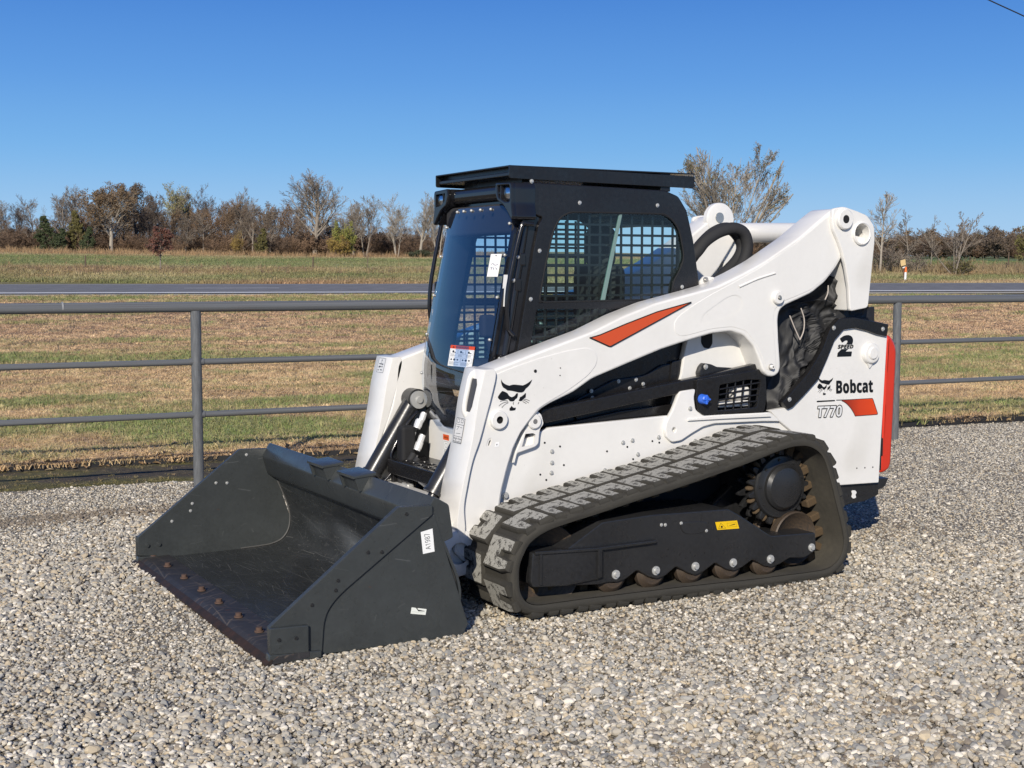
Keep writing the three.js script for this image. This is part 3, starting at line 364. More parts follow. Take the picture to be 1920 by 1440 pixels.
function makeArm(s) {
  const near = s > 0;
  const holes = [rounded([[-0.253,0.729],[-0.245,0.76],[-0.223,0.771],[-0.214,0.751],[-0.225,0.722],[-0.245,0.716]], .012), circle(...[[-0.186,0.845]][0], .016, 20)];
  const arm = P(loader, 'lift_arm', plateS(s, armPts, .405, .584, .011, near ? holes : [], 3, .7), white, near ? 'white left lift arm with an orange red flash' : 'white right lift arm');
  { const f = open([[-.268, 1.078], [-.277, 1.045], [-.305, .935], [-.324, .82], [-.352, .69], [-.384, .56], [-.404, .46], [-.412, .36], [-.395, .30]], 40), r = open([[-.375, .29], [-.37, .36], [-.375, .46], [-.358, .556], [-.33, .67], [-.295, .757], [-.258, .877], [-.235, .951], [-.21, 1.06], [-.22, 1.082]], 40);
    P(arm, 'front_plate', plateS(s, [...f, ...r], .405, .606, .004, [], 2, .6), white);
    if (near) { const o = [[.885, .50, .545], [.91, .485, .56], [.96, .48, .565], [1.01, .49, .565], [1.035, .51, .55]], pos = [], idx = []; o.forEach(([y, a, b], i) => { pos.push(frontX(y) - .002, y, a, frontX(y) - .002, y, b); if (i) idx.push(i * 2 - 2, i * 2 - 1, i * 2, i * 2 - 1, i * 2 + 1, i * 2); }); const g = new THREE.BufferGeometry(); g.setAttribute('position', new THREE.Float32BufferAttribute(pos, 3)); g.setIndex(idx); g.computeVertexNormals(); P(arm, 'handle_opening', g, M(.05, .052, .06, .6)); } }
  if (near) {
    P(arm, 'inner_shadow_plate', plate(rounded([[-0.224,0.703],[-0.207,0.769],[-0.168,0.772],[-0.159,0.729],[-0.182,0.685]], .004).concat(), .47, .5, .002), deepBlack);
    P(arm, 'doubler_plate', plate(rounded([[-0.22,1.05],[-0.117,1.083],[0.025,1.121],[0.171,1.151],[0.283,1.165],[0.329,1.154],[0.353,1.12],[0.347,1.08],[0.302,1.033],[0.239,0.993],[0.171,0.955],[0.084,0.916],[0.026,0.887],[-0.014,0.847],[-0.074,0.78],[-0.114,0.708],[-0.148,0.612],[-0.176,0.515],[-0.193,0.419],[-0.224,0.303],[-0.277,0.234],[-0.365,0.219],[-0.408,0.265],[-0.389,0.371],[-0.372,0.455],[-0.35,0.551],[-0.328,0.647],[-0.3,0.743],[-0.27,0.819],[-0.251,0.891],[-0.242,0.976],[-0.237,1.032]], .02, 3), .572, .587, .004, [circle(...[[-0.186,0.845]][0], .018, 20), rounded([[-0.256,0.73],[-0.248,0.761],[-0.226,0.772],[-0.218,0.752],[-0.229,0.723],[-0.248,0.717]], .012)], 2, .6), white);
    P(arm, 'doubler_plate', plate(rounded([[0.799,1.275],[0.834,1.311],[0.915,1.357],[1.03,1.412],[1.154,1.464],[1.332,1.542],[1.563,1.663],[1.757,1.793],[1.823,1.834],[1.873,1.773],[1.91,1.676],[1.871,1.588],[1.795,1.495],[1.678,1.426],[1.57,1.391],[1.48,1.364],[1.435,1.324],[1.429,1.247],[1.446,1.136],[1.455,1.031],[1.424,1.005],[1.388,1.023],[1.362,1.078],[1.319,1.154],[1.248,1.223],[1.158,1.244],[1.033,1.236],[0.884,1.207],[0.835,1.203],[0.799,1.228]], .02, 3), .572, .586, .004, [rounded([[0.956,1.267],[0.975,1.314],[1.048,1.356],[1.121,1.397],[1.182,1.413],[1.224,1.391],[1.232,1.348],[1.198,1.311],[1.117,1.288],[1.016,1.265],[0.976,1.258]], .03, 4)], 2, .6), white);
    P(arm, 'weld_bead', join([tube([[1.202,1.445],[1.318,1.485],[1.437,1.515]].map((p) => [p[0], p[1], .586]), .006, 10, 6)]), white);
    for (const [px, r, pin] of [[[[1.451,1.389]][0], .034, 1], [[[-0.192,0.847]][0], .045, 0], [[[1.416,1.033]][0], .012, 1]]) {
      const boss = P(arm, 'pivot_boss', turned(px[0], px[1], [[r * .38, .608], [r * .86, .608], [r * .96, .604], [r, .598], [r, .57]], 36), white);
      if (pin) P(boss, 'pivot_bolt', boltZ(px[0], px[1], r > .02 ? .604 : .59, r > .02 ? .011 : .012), steel); else P(boss, 'bore', cylZ(px[0] + .004, px[1], .5, .59, .021), deepBlack);
    }
    P(arm, 'red_flash', plate([[0.305,1.211],[0.356,1.192],[0.42,1.167],[0.712,1.292],[0.899,1.368],[0.886,1.371],[0.686,1.324],[0.499,1.267],[0.353,1.22]], .588, .5895, 0), M(.56, .075, .02, .45));
    P(arm, 'flash_outline', join([tube([[0.305,1.211],[0.421,1.164],[0.719,1.292],[0.9,1.37]].map((p) => [p[0], p[1], .589]), .0028, 60, 5, 0), tube([[0.308,1.21],[0.362,1.222],[0.506,1.27],[0.693,1.327],[0.9,1.372]].map((p) => [p[0], p[1], .589]), .0028, 60, 5, 0)]), deepBlack);
    P(arm, 'cat_emblem', quadZ([[-0.203,0.874],[-0.011,0.877],[-0.005,1.038],[-0.189,1.037]], .5885), printMat(headTex));
    for (const [p, r] of [[[[0.007,1.062]][0], .008], [[[-0.218,1.004]][0], .0085], [[[0.143,1.072]][0], .003], [[[0.141,1.037]][0], .003]]) P(arm, 'bolt_hole', cylZ(p[0], p[1], .57, .5885, r, 14), deepBlack);
    P(arm, 'hook_sticker', quadZ([[-0.21,0.722],[-0.188,0.723],[-0.185,0.745],[-0.204,0.743]], .5885), printMat(plateTex));
    P(arm, 'grab_handle', tube([...[[-0.215,1.069],[-0.257,1.063],[-0.282,1.042],[-0.298,0.984],[-0.315,0.899],[-0.304,0.861],[-0.277,0.835],[-0.249,0.834]]].map((p) => [p[0] - .004, p[1], .5]), .0135, 50, 12), white);
  } else {
    P(arm, 'pin_boss', turned(...[[1.862,1.83]][0], [[0, -.395], [.07, -.395], [.095, -.40], [.1, -.41], [.1, -.44]], 40), white); P(arm, 'pin', cylZ(...[[1.846,1.842]][0], -.41, -.39, .03), steel);
    P(arm, 'bolt_hole', cylZ(...[[-0.245,1.037]][0], -.43, -.417, .011, 14), deepBlack);
  }
  return arm;
}
makeArm(1); makeArm(-1);
// rear links and the cross tube
for (const s of [1, -1]) {
  const l = P(loader, 'rear_link', join([plateS(s, rounded([[1.8,1.852],[1.878,1.864],[1.966,1.844],[2.046,1.821],[2.098,1.765],[2.104,1.691],[2.083,1.492],[2.065,1.33],[1.935,1.312],[1.924,1.436],[1.898,1.549],[1.87,1.633],[1.842,1.688],[1.807,1.743],[1.798,1.799]], .02, 4), .586, .61, .006, [circle(...[[2.011,1.724]][0], .052, 36)], 3, .42), plateS(s, rounded([[1.902,1.675],[1.966,1.718],[2.12,1.692],[2.096,1.464],[2.077,1.329],[1.95,1.314],[1.935,1.464]], .01), .44, .587, .008, [circle(...[[2.011,1.724]][0], .053, 36)])]), white);
  const a = [[1.874,1.797]][0], b = [[2.001,1.724]][0];
  if (s > 0) { P(l, 'pivot_boss', turned(a[0], a[1], [[.022, .632], [.048, .632], [.054, .627], [.055, .6]], 36), white); P(l, 'pivot_bolt', cylZ(a[0], a[1], .6, .63, .024, 24), deepBlack); P(l, 'socket_ring', turned(b[0], b[1], [[.05, .57], [.051, .62], [.056, .624], [.062, .62], [.064, .6]], 44), white);  }
}
{ const b = [[2.011,1.727]][0]; P(loader, 'cross_tube', join([rod(V3(b[0], b[1], .50), V3(b[0], b[1] + .035, -.585), .058, .058, 40), rod(V3(b[0], b[1], .49), V3(b[0], b[1], .6), .0525, .0525, 40, true)]), white); }
// tab beside the cab
P(body, 'cab_mount_tab', plate(rounded([[1.091,1.425],[1.087,1.474],[1.114,1.501],[1.18,1.493],[1.18,1.46],[1.281,1.438],[1.144,1.356],[1.096,1.357]], .01), .40, .42, .003), white); P(body, 'bolt', boltZ(...[[1.118,1.48]][0], .42, .012), steel);
// hoses looping between arm and body
P(loader, 'hose_bundle', join([-.022, .022].map((o) => tube([[1.08, 1.52 + o, .23 + o], [1.167, 1.604 + o * .8, .25 + o], [1.229, 1.672 + o * .5, .25 + o], [1.324, 1.733, .25 + o], [1.42, 1.752, .25 + o], [1.488, 1.715 + o * .4, .25 + o], [1.51, 1.649, .25 + o], [1.478, 1.575 - o * .5, .25 + o], [1.39, 1.505 - o * .5, .26 + o], [1.29, 1.44 - o * .5, .28 + o], [1.2, 1.39, .3 + o]], .032, 90, 12))), hoseMat);
P(loader, 'hose_clamp', join([tube([[1.27, 1.43, .285], [1.33, 1.465, .27]], .045, 8, 12)]), seatMat);
// control link under the arm
P(loader, 'control_link', plate(rounded([[0.071,0.875],[1.056,1.002],[1.394,1.053],[1.416,1.024],[1.403,0.98],[1.074,0.944],[0.857,0.913],[0.082,0.809],[0.062,0.841]], .02, 3), .49, .54, .006, [], 3), cabBlack);

// ---------- cab ----------
const plateX = (zy, x0, x1, bev = .004, holes = [], seg = 2, crease = .5) => plate(zy.map((p) => [-p[0], p[1]]), x0, x1, bev, holes.map((h) => h.map((p) => [-p[0], p[1]])), seg, crease).rotateY(Math.PI / 2); // outline given as [z, y]
{ const st = (y0, y1, za, zb, t, n) => P(loader, n, sticker([[frontX(y0) - .0015, y0, za], [frontX(y0) - .0015, y0, zb], [frontX(y1) - .0015, y1, zb], [frontX(y1) - .0015, y1, za]]), printMat(t));
  st(.735, .85, .428, .512, chartTex, 'chart_sticker'); st(.995, 1.07, -.562, -.475, symbolTex, 'symbol_sticker'); }
const sidePts = rounded([[0.043,1.944],[0.466,1.937],[0.872,1.929],[0.955,1.902],[1.009,1.831],[1.052,1.683],[1.1,1.425],[1.107,0.943],[-0.026,0.952],[0.009,1.113],[0.105,1.621],[0.134,1.748],[0.158,1.779],[0.093,1.797],[0.046,1.846]], .015, 3);
const winUp = rounded([[0.135,1.375],[0.17,1.546],[0.206,1.691],[0.23,1.75],[0.268,1.794],[0.329,1.81],[0.592,1.811],[0.867,1.812],[0.923,1.783],[0.964,1.731],[0.989,1.628],[0.993,1.585],[0.967,1.526],[0.927,1.472],[0.915,1.38]], .03, 4);
const winLow = rounded([[0.117,1.35],[0.501,1.345],[0.912,1.348],[0.919,1.006],[0.053,1.025],[0.079,1.152]], .02, 4);
const cab = P(loader, 'cab', join([box(.03, .90, 1.86, 1.930, -.39, .39, .03), ...[0, 1, 2, 3].map((k) => box(.86 + k * .03, .93 + k * .028, 1.85 - k * .03, 1.918 - k * k * .008 - k * .008, -.385, .385, .02)), box(.98, 1.03, .9, 1.1, -.39, .39), box(.955, 1.0, 1.80, 1.85, -.385, .385, .02), box(.98, 1.03, 1.0, 1.82, .335, .385, .02), box(.98, 1.03, 1.0, 1.82, -.385, -.335, .02), box(-.03, 1.02, .74, .80, -.38, .38)]), cabBlack, 'black cab frame');
for (const s of [1, -1]) {
  const sd = P(cab, 'side_frame', plateS(s, sidePts, .375, .402, .006, [winUp, winLow], 2, .6), cabBlack);
  const zc = s * .382, grow = (pts) => { const cx = pts.reduce((a, p) => a + p[0], 0) / pts.length, cy = pts.reduce((a, p) => a + p[1], 0) / pts.length; return pts.map((p) => [p[0] + Math.sign(p[0] - cx) * .008, p[1] + Math.sign(p[1] - cy) * .008]); };
  for (const w of [winUp, winLow]) { const g = new THREE.ShapeGeometry(new THREE.Shape(grow(w).map((p) => new THREE.Vector2(p[0], p[1])))); g.translate(0, 0, s * .394); P(sd, 'window_pane', g, glassTint); }
  const bars = []; // steel safety mesh inside the glass
  for (let x = .13; x < 1.0; x += .063) { const y0 = .93, y1 = x < .2 ? 1.55 + (x - .13) * 2.2 : 1.80; bars.push(box(x - .006, x + .006, y0, y1, s * .362 - .004, s * .362 + .004, .002)); }
  for (let y = .96; y < 1.8; y += .0495) bars.push(box(.10 + (y > 1.5 ? (y - 1.5) * .3 : 0) - .02, .99, y - .006, y + .006, s * .3625 - .0035, s * .3625 + .0045, .002));
  P(sd, 'safety_mesh', join(bars), cabBlack);
  const f = [[0.602,1.811],[0.618,1.811],[0.514,1.368],[0.492,1.369]]; P(sd, 'pane_edge', plateS(s, f, .386, .397, .001), M(.16, .24, .22, .25));
  P(sd, 'window_seal', tube([...winUp, winUp[0]].filter((_, i) => i % 3 === 0).concat([winUp[0]]).map((p) => [p[0], p[1], s * .401]), .004, 160, 6, .3), deepBlack);
  if (s > 0) for (const p of [[0.364,1.854],[0.825,1.853],[0.098,1.8],[0.09,1.391],[0.983,1.445],[0.139,1.621],[0.095,1.948]]) P(sd, 'bolt', boltZ(p[0], p[1], .401, .0075), zinc);
}
// front frame and the curved door
const xd = (y) => { const k = [[.70, -.07], [.76, -.098], [.85, -.115], [.95, -.118], [1.05, -.110], [1.17, -.088], [1.5, -.02], [1.84, .052], [1.95, .075]]; let i = 0; while (i < k.length - 2 && y > k[i + 1][0]) i++; return lerp(k[i][1], k[i + 1][1], (y - k[i][0]) / (k[i + 1][0] - k[i][0])); };
const dw = (y) => y > 1.70 ? lerp(.345, .235, 1 - Math.sqrt(Math.max(0, 1 - ((y - 1.70) / .14) ** 2))) : y > 1.0 ? .345 : lerp(.12, .345, Math.pow(Math.max(0, (y - .74) / .26), .62));
const ring = (k) => { const o = []; for (let i = 0; i <= 40; i++) { const y = lerp(.745, 1.838, i / 40); o.push([dw(y) * k + .01, y]); } for (let i = 40; i >= 0; i--) { const y = lerp(.745, 1.838, i / 40); o.push([-dw(y) * k + .01, y]); } return o; };
const bend = (g, off, bulge) => { const p = g.attributes.position; for (let i = 0; i < p.count; i++) { const z = p.getX(i), y = p.getY(i), d = p.getZ(i); p.setXYZ(i, xd(y) + off + d - bulge * (1 - ((z - .01) / .36) ** 2), y, z); } g.computeVertexNormals(); return g; };
{ const outer = []; for (let i = 0; i <= 24; i++) outer.push([.385, lerp(.74, 1.87, i / 24)]); for (let i = 24; i >= 0; i--) outer.push([-.385, lerp(.74, 1.87, i / 24)]);
  const flipped = (l) => l.map((p) => new THREE.Vector2(p[0], p[1])), s = new THREE.Shape(flipped(outer)); s.holes.push(new THREE.Path(flipped(ring(.96))));
  const g = new THREE.ExtrudeGeometry(s, { depth: .11, bevelEnabled: false }); const ff = P(cab, 'front_frame', bend(flat(g), .02, 0), gloss);
  const gs = new THREE.Shape(flipped(ring(1.03))); gs.holes.push(new THREE.Path(flipped(ring(.93))));
  P(cab, 'door_frame', bend(flat(new THREE.ExtrudeGeometry(gs, { depth: .02, bevelEnabled: false })), -.004, .0), gloss);
  // glass sheet
  const n = 48, m = 26, pos = [], uv = [], idx = []; for (let i = 0; i <= n; i++) for (let j = 0; j <= m; j++) { const y = lerp(.745, 1.838, i / n), t = j / m * 2 - 1, z = .01 + t * dw(y) * 1.02; pos.push(xd(y) - .016 - .05 * (1 - ((z - .01) / .36) ** 2), y, z); uv.push(j / m, i / n); }
  for (let i = 0; i < n; i++) for (let j = 0; j < m; j++) { const a = i * (m + 1) + j; idx.push(a, a + 1, a + m + 1, a + 1, a + m + 2, a + m + 1); }
  const gg = new THREE.BufferGeometry(); gg.setAttribute('position', new THREE.Float32BufferAttribute(pos, 3)); gg.setAttribute('uv', new THREE.Float32BufferAttribute(uv, 2)); gg.setIndex(idx); gg.computeVertexNormals();
  const door = P(cab, 'front_door', gg, glassFront, 'curved clear front door');
  const glassX = (y, z) => xd(y) - .016 - .05 * (1 - ((z - .01) / .36) ** 2);
  const put = (name, z0, z1, y0, y1, t) => P(door, name, sticker([[glassX(y0, z0) - .003, y0, z0], [glassX(y0, z1) - .003, y0, z1], [glassX(y1, z1) - .003, y1, z1], [glassX(y1, z0) - .003, y1, z0]]), printMat(t));
  put('warning_sticker', .048, .258, 1.062, 1.163, warnTex);
  put('paper_tag', .252, .330, 1.498, 1.606, tagTex);
  P(door, 'paper_strip', sticker([[-.04, 1.357, .345], [-.04, 1.357, .383], [-.03, 1.507, .392], [-.03, 1.507, .352]]), paper);
  const stud = []; for (const y of [1.0, 1.2, 1.4, 1.6, 1.75]) for (const sg of [1, -1]) stud.push(new THREE.SphereGeometry(.008, 8, 6).translate(glassX(y, .01 + sg * dw(y)) - .004, y, .01 + sg * dw(y) * .985)); for (let i = -2; i <= 2; i++) stud.push(new THREE.SphereGeometry(.008, 8, 6).translate(glassX(1.82, i * .09) - .004, 1.823, .01 + i * .09));
  P(door, 'door_stud', join(stud), zinc).userData.kind = 'stuff';
  P(door, 'lower_panel', bend(flat(new THREE.ShapeGeometry(new THREE.Shape(flipped(ring(.9).filter((p) => p[1] < .92))))), -.002, .03), cabBlack);
  P(door, 'door_rail', join([box(-.12, -.08, .935, .99, -.30, .31, .01)]), cabBlack);
  // pillar, hinges and grab handles
  P(cab, 'pillar', join([box(.0, .06, .8, 1.16, .352, .384), ...[[.05, 1.74, -.01, 1.4], [-.01, 1.4, -.075, 1.05]].map((q) => rod(V3(q[0] + .02, q[1], .375), V3(q[2] + .02, q[3], .375), .022, .022, 10))]), gloss);
  P(cab, 'hinge', join([[1.58, .045], [1.46, .02], [1.1, -.06], [1.02, -.07]].map(([y, x]) => box(x - .012, x + .02, y - .03, y + .03, .345, .40, .006))), gloss);
  for (const [y, x] of [[1.59, .045], [1.48, .02], [1.11, -.055], [1.04, -.07]]) P(cab, 'bolt', new THREE.SphereGeometry(.011, 10, 8).translate(x - .014, y, .385), zinc);
  P(cab, 'grab_handle', tube([...[[0.114,1.745],[0.076,1.747],[0.047,1.726],[-0.023,1.445],[-0.026,1.274],[-0.011,1.238],[0.006,1.222]]].map((p) => [p[0] - .015, p[1], .41]), .011, 60, 10), gloss);
  P(cab, 'grab_handle', tube([...[[0.097,1.745],[0.084,1.773],[0.031,1.775],[0.021,1.744],[-0.033,1.487],[-0.046,1.347],[-0.038,1.258]]].map((p, i) => [p[0], p[1], i ? -.42 : -.39]), .011, 60, 10), gloss);
  P(cab, 'mirror_bracket', join([tube([[0.032,1.451],[-0.005,1.414],[-0.018,1.339],[0.006,1.296],[0.038,1.301]].map((p) => [p[0], p[1], -.42]), .01, 24, 8), box(...(([a, b]) => [a[0], b[0], b[1], a[1]])([[-0.005,1.47],[0.045,1.42]]), -.45, -.39, .01)]), gloss); }
// roof visor, front fascia, lamp clusters
const visor = P(cab, 'roof_visor', join([box(-.02, 1.066, 2.014, 2.021, -.39, .39, .002), plate(rounded([[-0.021,2.021],[1.064,2.005],[1.061,1.951],[1.051,1.945],[-0.016,1.959],[-0.021,1.967]], .006), .384, .392, .002), plate(rounded([[-0.021,2.021],[1.064,2.005],[1.061,1.951],[1.051,1.945],[-0.016,1.959],[-0.021,1.967]], .006), -.392, -.384, .002), box(.02, .03, 1.985, 2.016, -.385, .385, .002), box(.1, .14, 1.93, 2.015, -.3, .3), box(.86, .92, 1.925, 2.015, -.36, .38)]), M(.02, .021, .023, .5, { map: blackTex, roughnessMap: roughTex }), 'flat black roof visor with turned down edges');
P(visor, 'underside', box(-.01, 1.0, 1.972, 1.99, -.375, .375, .004), cabBlack);
P(cab, 'front_fascia', join([box(.0, .09, 1.868, 1.94, -.385, .385, .03), box(.05, .12, 1.80, 1.88, -.385, .385, .01)]), gloss);
function lamp(s) {
  const zy = rounded([[.255, 1.945], [.405, 1.94], [.412, 1.92], [.41, 1.84], [.425, 1.775], [.41, 1.762], [.375, 1.80], [.335, 1.835], [.27, 1.862], [.252, 1.90]].map((p) => [s * p[0], p[1]]), .012, 3);
  const hole = rounded([[.272, 1.93], [.392, 1.928], [.394, 1.85], [.345, 1.853], [.282, 1.878]].map((p) => [s * p[0], p[1]]), .01, 3);
  const h = P(cab, 'lamp_housing', plateX(zy, .0, .11, .008, [], 2), gloss);
  P(h, 'lamp_bezel', plateX(zy, -.022, .004, .006, [hole], 2), gloss);
  P(h, 'reflector', (() => { const g = new THREE.LatheGeometry([[.004, .02], [.022, .016], [.036, .004], [.041, -.006]].map((p) => new THREE.Vector2(p[0], p[1])), 24); g.rotateZ(Math.PI / 2); g.translate(.002, 1.892, s * .352); return flat(g); })(), chrome);
  P(h, 'lamp_lens', (() => { const g = new THREE.SphereGeometry(.036, 20, 10, 0, 6.283, 0, 1.2); g.scale(1, .35, 1); g.rotateZ(Math.PI / 2); g.translate(-.006, 1.892, s * .352); return flat(g); })(), lensMat);
  P(h, 'lamp_rib', join([box(-.022, .004, 1.86, 1.93, s * .306 - .003, s * .306 + .003), box(-.018, .004, 1.89, 1.9, s * .29 - .02, s * .29 + .015)]), gloss);
}
lamp(1); lamp(-1);
// inside the cab
P(cab, 'seat', join([box(.32, .76, .90, 1.02, -.22, .22, .04), box(.68, .80, .98, 1.56, -.19, .19, .05), box(.70, .80, 1.54, 1.76, -.10, .10, .05)]), seatMat);
P(cab, 'controls', join([rod(V3(.25, 1.0, .22), V3(.18, 1.2, .2), .018), box(.14, .22, 1.18, 1.3, .17, .23, .02), rod(V3(.25, 1.0, -.22), V3(.18, 1.2, -.2), .018), box(.14, .22, 1.18, 1.3, -.23, -.17, .02), box(.15, .5, .8, 1.06, .26, .36, .03), box(.15, .5, .8, 1.06, -.36, -.26, .03), box(.02, .1, 1.7, 1.85, -.36, .36, .02), tube([[.62, 1.2, -.3], [.4, 1.26, -.3], [.28, 1.22, -.24], [.27, 1.22, .24], [.4, 1.26, .3], [.62, 1.2, .3]], .016, 40, 8)]), seatMat);

// ---------- front end ----------
const fe = P(loader, 'front_panel', join([plateX(rounded([[-.36, .50], [.36, .50], [.36, .75], [.2, .77], [-.2, .77], [-.36, .75]], .03), -.11, -.07, .01), box(-.10, .0, .38, .62, -.38, .38)]), white, 'white panel below the cab door');
P(fe, 'caution_sticker', sticker([[-.1115, .56, -.135], [-.1115, .56, -.07], [-.1115, .70, -.07], [-.1115, .70, -.135]]), printMat(cautionTex));
const step = P(loader, 'front_step', (() => { const holes = []; for (let i = 0; i < 6; i++) for (let j = 0; j < 2; j++) holes.push(rounded([[-.33 + j * .06, -.27 + i * .085], [-.29 + j * .06, -.27 + i * .085], [-.29 + j * .06, -.21 + i * .085], [-.33 + j * .06, -.21 + i * .085]].map((p) => [p[0], -p[1]]), .012)); return join([plate(rounded([[-.35, -.29], [-.14, -.29], [-.14, .29], [-.35, .29]], .015), -.006, .006, .002, holes).rotateX(-Math.PI / 2).translate(0, .565, 0), box(-.352, -.335, .50, .57, -.29, .29), box(-.33, -.2, .3, .56, -.3, -.27), box(-.33, -.2, .3, .56, .27, .3)]); })(), cabBlack);
for (const z of [-.1, .08]) P(step, 'bolt', cylZ(-.33, .535, z, z + .03, .012), zinc);
P(loader, 'front_crossmember', join([box(-.42, -.28, .2, .45, -.5, .5, .03), box(-.5, -.36, .12, .42, -.46, -.2, .02), box(-.5, -.36, .12, .42, .2, .46, .02)]), white);
P(loader, 'quick_coupler', join([plateS(1, rounded([[-.54, .08], [-.47, .05], [-.36, .14], [-.34, .3], [-.44, .42], [-.52, .42]], .03), .26, .56, .01), plateS(-1, rounded([[-.54, .08], [-.47, .05], [-.36, .14], [-.34, .3], [-.44, .42], [-.52, .42]], .03), .26, .56, .01)]), white);
P(loader, 'pivot_boss', turned(-.40, .25, [[.05, .605], [.09, .605], [.105, .6], [.11, .58], [.11, .5]], 36), white);
for (const s of [-1, 1]) {
  const a = V3(-.165, .863, s * .36), b = V3(-.47, .39, s * .36), mid = a.clone().lerp(b, .80), cyl = P(loader, 'tilt_cylinder', join([rod(a.clone().lerp(b, .04), mid, .05, .05, 28), rod(mid, b, .026, .026, 20), rod(mid.clone().lerp(a, .03), mid, .056, .056, 28), cylZ(a.x, a.y, s * .36 - .045, s * .36 + .045, .055)]), frameBlack, s < 0 ? 'right tilt cylinder' : 'left tilt cylinder');
  P(cyl, 'pin', join([cylZ(a.x, a.y, s * .36 + .045, s * .36 + .06, .046), cylZ(a.x, a.y, s * .36 + .06, s * .36 + .07, .017)]), zinc);
  const o = s < 0 ? .05 : -.05;
  P(cyl, 'hard_line', tube([[a.x - .01, a.y - .06, s * .36 + .055], [a.x - .07, a.y - .12, s * .36 + .06], [a.x - .16, a.y - .27, s * .36 + .06], [a.x - .145, a.y - .34, s * .36 + .07], [a.x - .21, a.y - .42, s * .36 + .06]], .008, 40, 8), s < 0 ? gloss : gloss);
}
// coupler block and hoses beside the far cylinder
{ const cb = P(loader, 'hydraulic_couplers', join([plate([[-.12, .80], [-.03, .86], [-.06, .52], [-.28, .50], [-.30, .55]], -.33, -.30, .004), box(-.30, -.22, .42, .74, -.30, -.22, .02)]), deepBlack);
  for (const [x, y, z, r] of [[-.16, .80, -.25, .015], [-.185, .765, -.25, .019], [-.215, .705, -.27, .017], [-.185, .69, -.22, .015], [-.2, .655, -.22, .018], [-.225, .59, -.225, .015]]) P(cb, 'coupler', join([rod(V3(x, y, z), V3(x - .022, y - .042, z + .004), r, r, 14), rod(V3(x - .004, y - .006, z), V3(x - .016, y - .032, z + .003), r * 1.18, r * 1.18, 6)]), M(.72, .72, .71, .35, { metalness: .3 }));
  P(cb, 'hose', join([0, .05, .1].map((d) => tube([[-.24, .62 - d * .4, -.26 + d], [-.29, .5, -.26 + d], [-.28, .36, -.22 + d], [-.18, .25, -.2 + d]], .018, 24, 10))), hoseMat); }
P(loader, 'thin_hose', tube([[-.12, .86, .2], [-.19, .78, .22], [-.27, .64, .23], [-.30, .56, .22], [-.27, .52, .2]], .007, 40, 8), hoseMat);
P(loader, 'front_fittings', join([rod(V3(-.30, .50, .0), V3(-.26, .44, .14), .022), rod(V3(-.26, .44, .14), V3(-.25, .42, .2), .03), rod(V3(-.31, .42, -.12), V3(-.31, .34, .02), .02), box(-.32, -.28, .36, .46, -.2, -.12, .01)]), zinc);
P(loader, 'cable_clump', join([tube([[-.08, .96, .33], [-.14, .9, .36], [-.12, .84, .38], [-.17, .78, .36]], .02, 24, 8), tube([[-.1, .9, .3], [-.16, .86, .34], [-.1, .8, .34]], .016, 24, 8), box(-.13, -.06, .84, .98, .34, .40, .02)]), hoseMat);

// ---------- bucket ----------
const BW = 1.03, innerProf = [[-1.30, .03], [-1.1, .030], [-.9, .031], ...open([[-.80, .034], [-.725, .040], [-.665, .062], [-.628, .11], [-.617, .18], [-.630, .25], [-.662, .33], [-.705, .43]], 24), [-.735, .50]];
const outerProf = innerProf.map((p, i) => { const a = innerProf[Math.max(0, i - 1)], b = innerProf[Math.min(innerProf.length - 1, i + 1)], l = Math.hypot(b[0] - a[0], b[1] - a[1]); return [p[0] + (b[1] - a[1]) / l * .012, p[1] - (b[0] - a[0]) / l * .012]; });
const shellG = (() => { // inner skin with uv over the whole sheet, so scuffs run across it
  const n = innerProf.length, pos = [], uv = [], idx = []; let l = 0; const L = innerProf.map((p, i) => i ? l += Math.hypot(p[0] - innerProf[i - 1][0], p[1] - innerProf[i - 1][1]) : 0);
  innerProf.forEach((p, i) => { for (let k = 0; k <= 8; k++) { pos.push(p[0], p[1], lerp(BW - .012, -BW + .012, k / 8)); uv.push(k / 8, L[i] / l); } });
  for (let i = 0; i < n - 1; i++) for (let k = 0; k < 8; k++) { const a = i * 9 + k; idx.push(a, a + 9, a + 1, a + 1, a + 9, a + 10); }
  const g = new THREE.BufferGeometry(); g.setAttribute('position', new THREE.Float32BufferAttribute(pos, 3)); g.setAttribute('uv', new THREE.Float32BufferAttribute(uv, 2)); g.setIndex(idx); g.computeVertexNormals(); return g; })();
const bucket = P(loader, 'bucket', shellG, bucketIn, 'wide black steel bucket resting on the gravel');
P(bucket, 'back_skin', plate([...outerProf, ...innerProf.slice().reverse().map((p) => [p[0] + .001, p[1] - .001])], -BW + .013, BW - .013, 0, [], 1, .6), bucketOut);
const tube_ = [[-.726, .598], [-.772, .527], [-.744, .427], [-.70, .40], [-.64, .42], [-.66, .56]];
P(bucket, 'top_beam', plate(rounded(tube_, .012, 3), -BW + .014, BW - .014, .003, [], 2, .5), bucketOut);
for (const z of [-.125, .26]) P(bucket, 'step_block', join([plate([[-.70, .612], [-.81, .600], [-.81, .588], [-.70, .598]], z - .105, z + .105, .003), plate([[-.805, .595], [-.783, .528], [-.74, .54], [-.72, .6]], z - .1, z - .08, .002), plate([[-.805, .595], [-.783, .528], [-.74, .54], [-.72, .6]], z + .08, z + .1, .002), plate([[-.793, .592], [-.773, .528], [-.74, .54], [-.74, .592]], z - .09, z + .09, .002)]), bucketOut);
P(bucket, 'weld_seam', join([tube(innerProf.slice(2).map((p) => [p[0] - .003, p[1] + .003, -1.003]), .0045, 80, 6), tube(innerProf.slice(2).map((p) => [p[0] - .004, p[1] + .004, 1.002]), .006, 80, 6)]), M(.07, .069, .065, .6));
